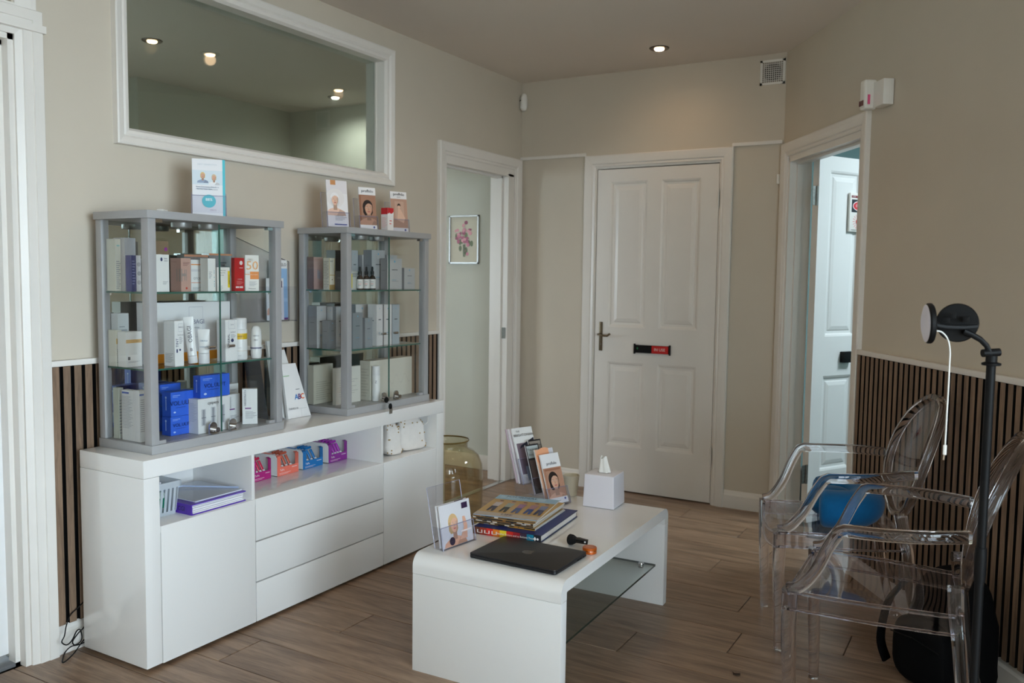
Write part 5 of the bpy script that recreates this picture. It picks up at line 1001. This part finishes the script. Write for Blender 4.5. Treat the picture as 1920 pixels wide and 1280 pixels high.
tier(-.165, .06, .235, [('r', 0, 0, 1, 1, (226, 226, 224)), ('r', .08, .16, .95, .72, (120, 104, 116)), ('p', [(.2, .62), (.98, .74), (.98, .8), (.3, .68)], (40, 44, 62)), ('r', .3, .04, .95, .3, (150, 168, 190))], (('THE', .25, .93, .045, (60, 60, 66)), ('BRIGHTONIAN', .5, .86, .068, (40, 40, 46))), hf=.11, w_=tw*.96, th=.008)
leaflet(t, tw*.94, .232, .063, -.188, .36, [('r', 0, 0, 1, 1, (216, 206, 210))], (), th=.008, y=-.006); leaflet(t, tw*.94, .23, .063, -.200, .36, [], (), th=.006, edge=(200, 180, 190), y=-.010)
MB().obox(Vector((-.218, -tw/2, .0025)), XA*.0025, YA*tw, Vector((-.05, 0, .21))).build('back', ACRYL, t)
for yy in (-tw/2, tw/2-.002): MB().add([(-.218, yy, 0), (0, yy, 0), (0, yy, .03), (-.165, yy, .10), (-.235, yy, .12), (-.218, yy+.002, 0), (0, yy+.002, 0), (0, yy+.002, .03), (-.165, yy+.002, .10), (-.235, yy+.002, .12)], [(0, 1, 2, 3, 4), (9, 8, 7, 6, 5), (0, 5, 6, 1), (1, 6, 7, 2), (2, 7, 8, 3), (3, 8, 9, 4), (4, 9, 5, 0)]).build('side_panel', ACRYL, t)

# ------------------------------------------------------------------ floor vase
t = thing('floor_vase', 'large amber glass floor vase behind the end of the sideboard', 'vase', (.235, -1.165, 0))
vp = [(.15, .0), (.17, .006), (.182, .03), (.190, .12), (.192, .26), (.186, .33), (.168, .375), (.14, .40), (.118, .41), (.108, .418), (.110, .44), (.116, .455)]
MB().lathe(vp+[(r-.004, z) for r, z in vp[::-1][:-1]]+[(0, .008)], 48, cap=False).build('body', AMBER, t, smooth=True, angle=70)
MB().lathe([(.1155, .452), (.118, .456), (.1155, .460), (.112, .456), (.1155, .452)], 40, cap=False).build('rim', mat('amber_rim', (120, 98, 50), .1, noise=.05), t, smooth=True)

# ------------------------------------------------------------------ clear armchairs
POLY = bpy.data.materials.new('clear_polycarbonate'); POLY.use_nodes = True; _b = POLY.node_tree.nodes['Principled BSDF']
_b.inputs['Base Color'].default_value = (.93, .915, .94, 1); _b.inputs['Roughness'].default_value = .02; _b.inputs['IOR'].default_value = 1.42; _b.inputs['Transmission Weight'].default_value = 1.0
POLYS = shell('thin_polycarbonate', (.90, .885, .905), 1.5)
def catmull(P, n=6):
    P = [Vector(p) for p in P]; Q = []
    for i in range(len(P)-1):
        a, b, c, d = P[max(i-1, 0)], P[i], P[i+1], P[min(i+2, len(P)-1)]
        for k in range(n):
            u = k/n; Q.append(.5*((2*b)+(c-a)*u+(2*a-5*b+4*c-d)*u*u+(3*b-a-3*c+d)*u**3))
    return Q+[P[-1]]
def ghost(loc, rotz, label):
    """local: x runs from the front of the seat to the back, y to the chair's far side"""
    t = thing('clear_armchair', label, 'chair', loc, rotz, 'clear plastic armchairs')
    wf, zs_, ws = .223, .438, .19
    # seat: dished sheet with turned-down apron
    mb = MB(); nx, ny = 12, 14; top = []
    def seat_pt(i, j):
        u, v = i/nx, j/ny*2-1; x = .004+.43*u; hw = wf*(1-u)+ws*u+.012*math.sin(math.pi*u)
        front = -.030*(1-v*v)*max(0, 1-u*5)                      # front edge scooped down
        return Vector((x-.02*(1-v*v)*(1-u), v*hw, zs_-.012*(1-v*v)*math.sin(math.pi*min(1, u+.15))+front))
    for th_ in (0, -.007):
        for i in range(nx+1):
            for j in range(ny+1): top.append(seat_pt(i, j)+Vector((0, 0, th_)))
    m1 = (nx+1)*(ny+1); I = lambda i, j: i*(ny+1)+j; fs = []
    for i in range(nx):
        for j in range(ny): fs += [(I(i, j), I(i+1, j), I(i+1, j+1), I(i, j+1)), (m1+I(i, j), m1+I(i, j+1), m1+I(i+1, j+1), m1+I(i+1, j))]
    rim = [I(i, 0) for i in range(nx+1)]+[I(nx, j) for j in range(1, ny+1)]+[I(i, ny) for i in range(nx-1, -1, -1)]+[I(0, j) for j in range(ny-1, 0, -1)]
    for a, b in zip(rim, rim[1:]+rim[:1]): fs.append((a, m1+a, m1+b, b))
    mb.add(top, fs); mb.build('seat', POLYS, t, smooth=True)
    rp_ = [top[k]-Vector((0, 0, .005)) for k in rim]; MB().tube(rp_+rp_[:2], .006, 8).build('seat_rim', POLY, t, smooth=True)
    MB().tube([p_-Vector((0, 0, .05)) for p_ in rp_+rp_[:2]], .0045, 8).build('apron_edge', POLY, t, smooth=True)
    ap = MB(); ring = [top[k]-Vector((0, 0, .008)) for k in rim]; n = len(ring); c = Vector((.22, 0, 0)); inn = []
    for p_ in ring:
        d_ = Vector((c.x-p_.x, -p_.y, 0)).normalized(); inn.append(p_+d_*.006)
    ap.add(ring+inn+[p_-Vector((0, 0, .048)) for p_ in inn]+[p_-Vector((0, 0, .048)) for p_ in ring], [(L0*n+k, L0*n+(k+1) % n, ((L0+1) % 4)*n+(k+1) % n, ((L0+1) % 4)*n+k) for L0 in range(4) for k in range(n)])
    ap.build('apron', POLYS, t, smooth=True, angle=50)
    for s in (1, -1):
        MB().tube([(0.006, s*(wf-.006), zs_+.002), (.006, s*(wf-.006), .3), (.012, s*(wf-.008), .15), (.016, s*(wf-.010), 0)], .02, 12, radii=[1, .92, .8, .68], sq=(.022, .022), up=(0, 1, 0)).build('leg', POLY, t, smooth=True, angle=50)
        rl = catmull([(.425, s*.15, .50), (.430, s*.185, .44), (.440, s*.208, .37), (.462, s*.212, .2), (.515, s*.214, 0)], 5)
        MB().tube(rl, .02, 12, radii=[1-.3*k/(len(rl)-1) for k in range(len(rl))], sq=(.021, .021), up=(0, 1, 0)).build('leg', POLY, t, smooth=True, angle=50)
        arm = catmull([(.0, s*wf, zs_+.004), (.035, s*(wf+.004), zs_+.018), (.078, s*(wf+.022), .515), (.112, s*(wf+.042), .592), (.140, s*(wf+.053), .641)], 6)+catmull([(.155, s*(wf+.054), .648), (.24, s*(wf+.054), .650), (.34, s*(wf+.036), .654), (.40, s*(wf+.008), .656), (.452, s*.203, .657)], 6)
        MB().tube(arm, .016, 12, sq=(.017, .014), up=(0, s, 0)).build('armrest', POLY, t, smooth=True, angle=50)
    # oval back, leaning backwards
    ob, ot = Vector((.418, 0, .478)), Vector((.548, 0, .912)); ax = (ot-ob); hl = ax.length/2; ax.normalize(); cen = (ob+ot)/2; N = ax.cross(YA).normalized(); a_, b_ = .205, hl
    n = 56; dish = lambda y: N*(-.030*(1-(y/a_)**2)) if N.x < 0 else N*(.030*(1-(y/a_)**2))
    pts = []
    for k in range(n):
        q = 2*math.pi*k/n; y = a_*math.cos(q); pts.append(cen+YA*y+ax*(b_*math.sin(q))+dish(y))
    mb = MB(); sec = 10; vs = []
    for k in range(n):
        tg = (pts[(k+1) % n]-pts[k-1]).normalized(); rad = tg.cross(N).normalized(); nn = rad.cross(tg)
        for j in range(sec):
            th_ = 2*math.pi*(j+.5)/sec; c_, s_ = math.cos(th_), math.sin(th_); e = .5; c_ = math.copysign(abs(c_)**e, c_); s_ = math.copysign(abs(s_)**e, s_); vs.append(pts[k]+rad*(c_*.012)+nn*(s_*.016))
    mb.add(vs, [(k*sec+j, k*sec+(j+1) % sec, ((k+1) % n)*sec+(j+1) % sec, ((k+1) % n)*sec+j) for k in range(n) for j in range(sec)]); mb.build('back_frame', POLY, t, smooth=True, angle=50)
    mb = MB(); rings = 7; vs = []
    for side in (-.003, .003):
        vs.append(cen+dish(0)+N*side)
        for r_ in range(1, rings+1):
            for k in range(n):
                q = 2*math.pi*k/n; f = r_/rings*.955; y = a_*f*math.cos(q); vs.append(cen+YA*y+ax*(b_*f*math.sin(q))+dish(y)+N*side)
    m1 = 1+rings*n; fs = []
    for sd in (0, 1):
        o_ = sd*m1
        for k in range(n):
            fs.append((o_, o_+1+k, o_+1+(k+1) % n) if sd == 0 else (o_, o_+1+(k+1) % n, o_+1+k))
            for r_ in range(rings-1):
                q = (o_+1+r_*n+k, o_+1+(r_+1)*n+k, o_+1+(r_+1)*n+(k+1) % n, o_+1+r_*n+(k+1) % n); fs.append(q if sd == 0 else q[::-1])
    mb.add(vs, fs); mb.build('back_panel', POLYS, t, smooth=True)
    return t
ch1 = ghost((2.042, -1.631, 0), .358, 'clear plastic oval back armchair with blue pillow, nearer the doorway')
ch2 = ghost((2.274, -2.192, 0), .029, 'empty clear plastic oval back armchair nearest the ring light stand')
# blue travel pillow on the far chair
cx, cy = 2.042+.225*math.cos(.358), -1.631+.225*math.sin(.358)
t = thing('travel_pillow', 'plump blue travel pillow lying on the far clear chair', 'pillow', (cx, cy, .432), .25); PB = mat('blue_jersey', (10, 96, 150), .85, spec=.15, noise=.06, scale=60, sheen=.2)
rp = catmull([(-.055, -.115, .068), (.02, -.120, .070), (.085, -.085, .072), (.112, 0, .074), (.085, .085, .072), (.02, .120, .070), (-.055, .105, .068)], 8)
mb = MB().tube(rp, .068, 20, radii=[.55]+[.86]+[.97]+[1]*(len(rp)-6)+[.97, .86, .55], cap=True); mb.build('cushion', PB, t, smooth=True, angle=80)
MB().ellipsoid((.0, 0, .066), (.09, .085, .060), 24, 14).build('centre_fill', PB, t, smooth=True)
for y in (-.09, .09): MB().tube([(-.055+.0*k, y+(.06*math.cos(a)), .068+.066*math.sin(a)) for k, a in enumerate([2*math.pi*q/20 for q in range(21)])], .0015, 5).build('seam', mat('navy_thread', (4, 58, 100), .9, noise=.05), t)
# backpack on the floor between the chairs
t = thing('backpack', 'black backpack slumped on the floor beside the slatted right wall', 'backpack', (2.76, -1.90, 0), RA-math.pi/2+.9)
t.location = (2.678, -1.808, 0); t.rotation_euler = (0, 0, math.radians(-40))
def slump(v): 
    q = v.z/.2; return Vector((v.x*(1-.18*q)+.02*q, v.y*(1-.15*q)+.006*math.sin(v.z*40), v.z-.03*max(0, v.x)/.15))
MB().ellipsoid((0, 0, .20), (.142, .085, .20), 32, 20, .6, fn=slump).build('body', FABRIC, t, smooth=True)
MB().ellipsoid((-.02, -.095, .12), (.11, .045, .11), 24, 14, .6, fn=lambda v: v).build('front_pocket', FABRIC, t, smooth=True)
MB().tube(catmull([(-.10, -.09, .34), (-.17, -.10, .24), (-.20, -.10, .10), (-.19, -.08, .02)], 6), .012, 8, sq=(.018, .006)).build('strap', FABRIC, t, smooth=True)
MB().tube(catmull([(-.03, .03, .385), (-.02, .03, .42), (.03, .03, .42), (.04, .03, .385)], 5), .008, 8).build('top_handle', FABRIC, t, smooth=True)
MB().tube([(-.12, -.136, .16), (-.02, -.146, .175), (.08, -.136, .16)], .002, 6).build('zip', BLACK, t)
# ------------------------------------------------------------------ ring light stand
DP = 1.95
def dpt(px, py, d=DP): return CP+ray(px, py)*d
pb = Vector((2.764, -2.695, 0)); ztop = 1.138
t = thing('ring_light_stand', 'black floor stand with two small ring lights and dangling white cable', 'light stand', pb)
MB().lathe([(.10, 0), (.10, .008), (.03, .018), (.014, .03)], 32).build('base', BLACK, t, smooth=True)
MB().lathe([(.0098, .02), (.0098, ztop)], 16).build('pole', BLACK, t, smooth=True); MB().lathe([(.012, .64), (.013, .66), (.013, .70), (.012, .72)], 16).build('collar', BLACK, t, smooth=True)
MB().lathe([(.019, 0), (.020, .002), (.020, .005), (.012, .008), (.012, .022)], 18).build('mount_plate', BLACK, t, loc=(0, 0, ztop), smooth=True)
L = lambda px, py, d=DP: dpt(px, py, d)-pb
kn = MB().tube([L(1842, 662), L(1874, 660)], .009, 12).build('tilt_knob', BLACK, t, smooth=True)
MB().tube([L(1857, 676), L(1855, 660), L(1850, 648), L(1838, 636), L(1820, 626), L(1806, 620)], .007, 10, sq=(.0075, .006)).build('arm', BLACK, t, smooth=True)
MB().tube([L(1756, 610), L(1775, 613), L(1805, 614), L(1832, 612)], .006, 10, sq=(.005, .005)).build('crossbar', BLACK, t, smooth=True)
def disc_axes(c, nrm, r, th, name, m, parent):
    nrm = nrm.normalized(); o = MB().lathe([(0, 0), (r*.94, 0), (r, .003), (r, th-.003), (r*.94, th), (0, th)], 36, cap=False).build(name, m, parent, smooth=True)
    o.matrix_local = Matrix.Translation(c) @ nrm.to_track_quat('Z', 'Y').to_matrix().to_4x4(); return o
r1 = disc_axes(L(1795, 605, DP+.015), CW+CR*.50+CU*.03, .0445, .012, 'ring_light', BLACK, t)
MB().lathe([(.018, .0122), (.042, .0122), (.042, .0135), (.018, .0135), (.018, .0122)], 32, cap=False).build('diffuser', mat('ring_diffuser', (226, 224, 236), .4, noise=.01), r1)
nrm2 = -CR*.97+CW*.22
r2 = disc_axes(L(1748, 606), nrm2, .046, .013, 'ring_light', BLACK, t)
MB().lathe([(0, .0131), (.041, .0131), (.043, .0138), (.030, .018), (.018, .0145), (0, .0145)], 32, cap=False).build('diffuser', mat('ring_diffuser', (226, 224, 236), .4, noise=.01), r2, smooth=True)
for q in ((1775, 600), (1812, 598), (1786, 592)): box('bracket', (-.007, -.005, -.006), (.007, .005, .006), BLACK, t, bevel=.001, loc=L(*q, DP-.004))
MB().tube([L(1748, 607), L(1758, 610)], .008, 10).build('pivot', BLACK, t, smooth=True)
cb = catmull([L(1752, 620), L(1765, 622), L(1776, 634), L(1781, 655), L(1780, 690), L(1778, 730), L(1775, 780), L(1772, 835)], 6)
c_ = MB().tube(cb, .0018, 8).build('cable', PLAST, t, smooth=True)
MB().tube([L(1772, 834), L(1771, 852)], .0055, 10, sq=(.0055, .004)).build('plug', PLAST, t, smooth=True); MB().tube([L(1770.5, 852), L(1769, 862)], .004, 8, sq=(.0042, .002)).build('plug_contact', mat('nickel', (190, 170, 150), .3, metal=.8, noise=.03), t)
# scrap of dried leaf on the floor
p = onz(1380, 1264, .001); mb = MB(); n_ = 9
mb.add([(p.x+.014*math.cos(2*math.pi*k/n_)*(1+.25*math.sin(k*2.3)), p.y+.008*math.sin(2*math.pi*k/n_)*(1+.3*math.cos(k*1.7)), .001+.003*((k*5) % 3)) for k in range(n_)]+[(p.x, p.y, .001)], [(k, (k+1) % n_, n_) for k in range(n_)])
tag(mb.build('dry_leaf', mat('dry_leaf', (58, 40, 28), .8, noise=.1)), 'tiny dark scrap of dry leaf on the floor by the clear chair', 'leaf')
# ------------------------------------------------------------------ tangled black cord by the sideboard
K9 = Crop(0, 1080, 6.0)
def cp_(x, y, xx): return onx(*K9(x, y), xx)
pts = [cp_(965, 262, .035), cp_(880, 350, .03), cp_(790, 440, .03), cp_(745, 560, .035), cp_(725, 670, .05), cp_(695, 740, .06), cp_(750, 772, .07), cp_(810, 720, .07), cp_(860, 620, .07), cp_(900, 600, .06), cp_(922, 680, .07), cp_(900, 740, .075), cp_(840, 772, .08), cp_(818, 730, .07), cp_(880, 640, .06), cp_(950, 560, .042), cp_(975, 420, .038)]
pts2 = [cp_(990, 720, .038), cp_(900, 765, .044), cp_(800, 790, .07)]+[onz(*K9(x, y), .006) for x, y in ((730, 860), (700, 960), (730, 960), (800, 900), (845, 850))]+[cp_(930, 730, .042), cp_(985, 680, .038)]
t = thing('power_cord', 'tangled thin black cord hanging beside the left end of the sideboard', 'cord', (0, 0, 0))
MB().tube(catmull(pts, 5), .0022, 6).build('cable', BLACK, t, smooth=True); MB().tube(catmull(pts2, 5), .0022, 6).build('cable', BLACK, t, smooth=True)
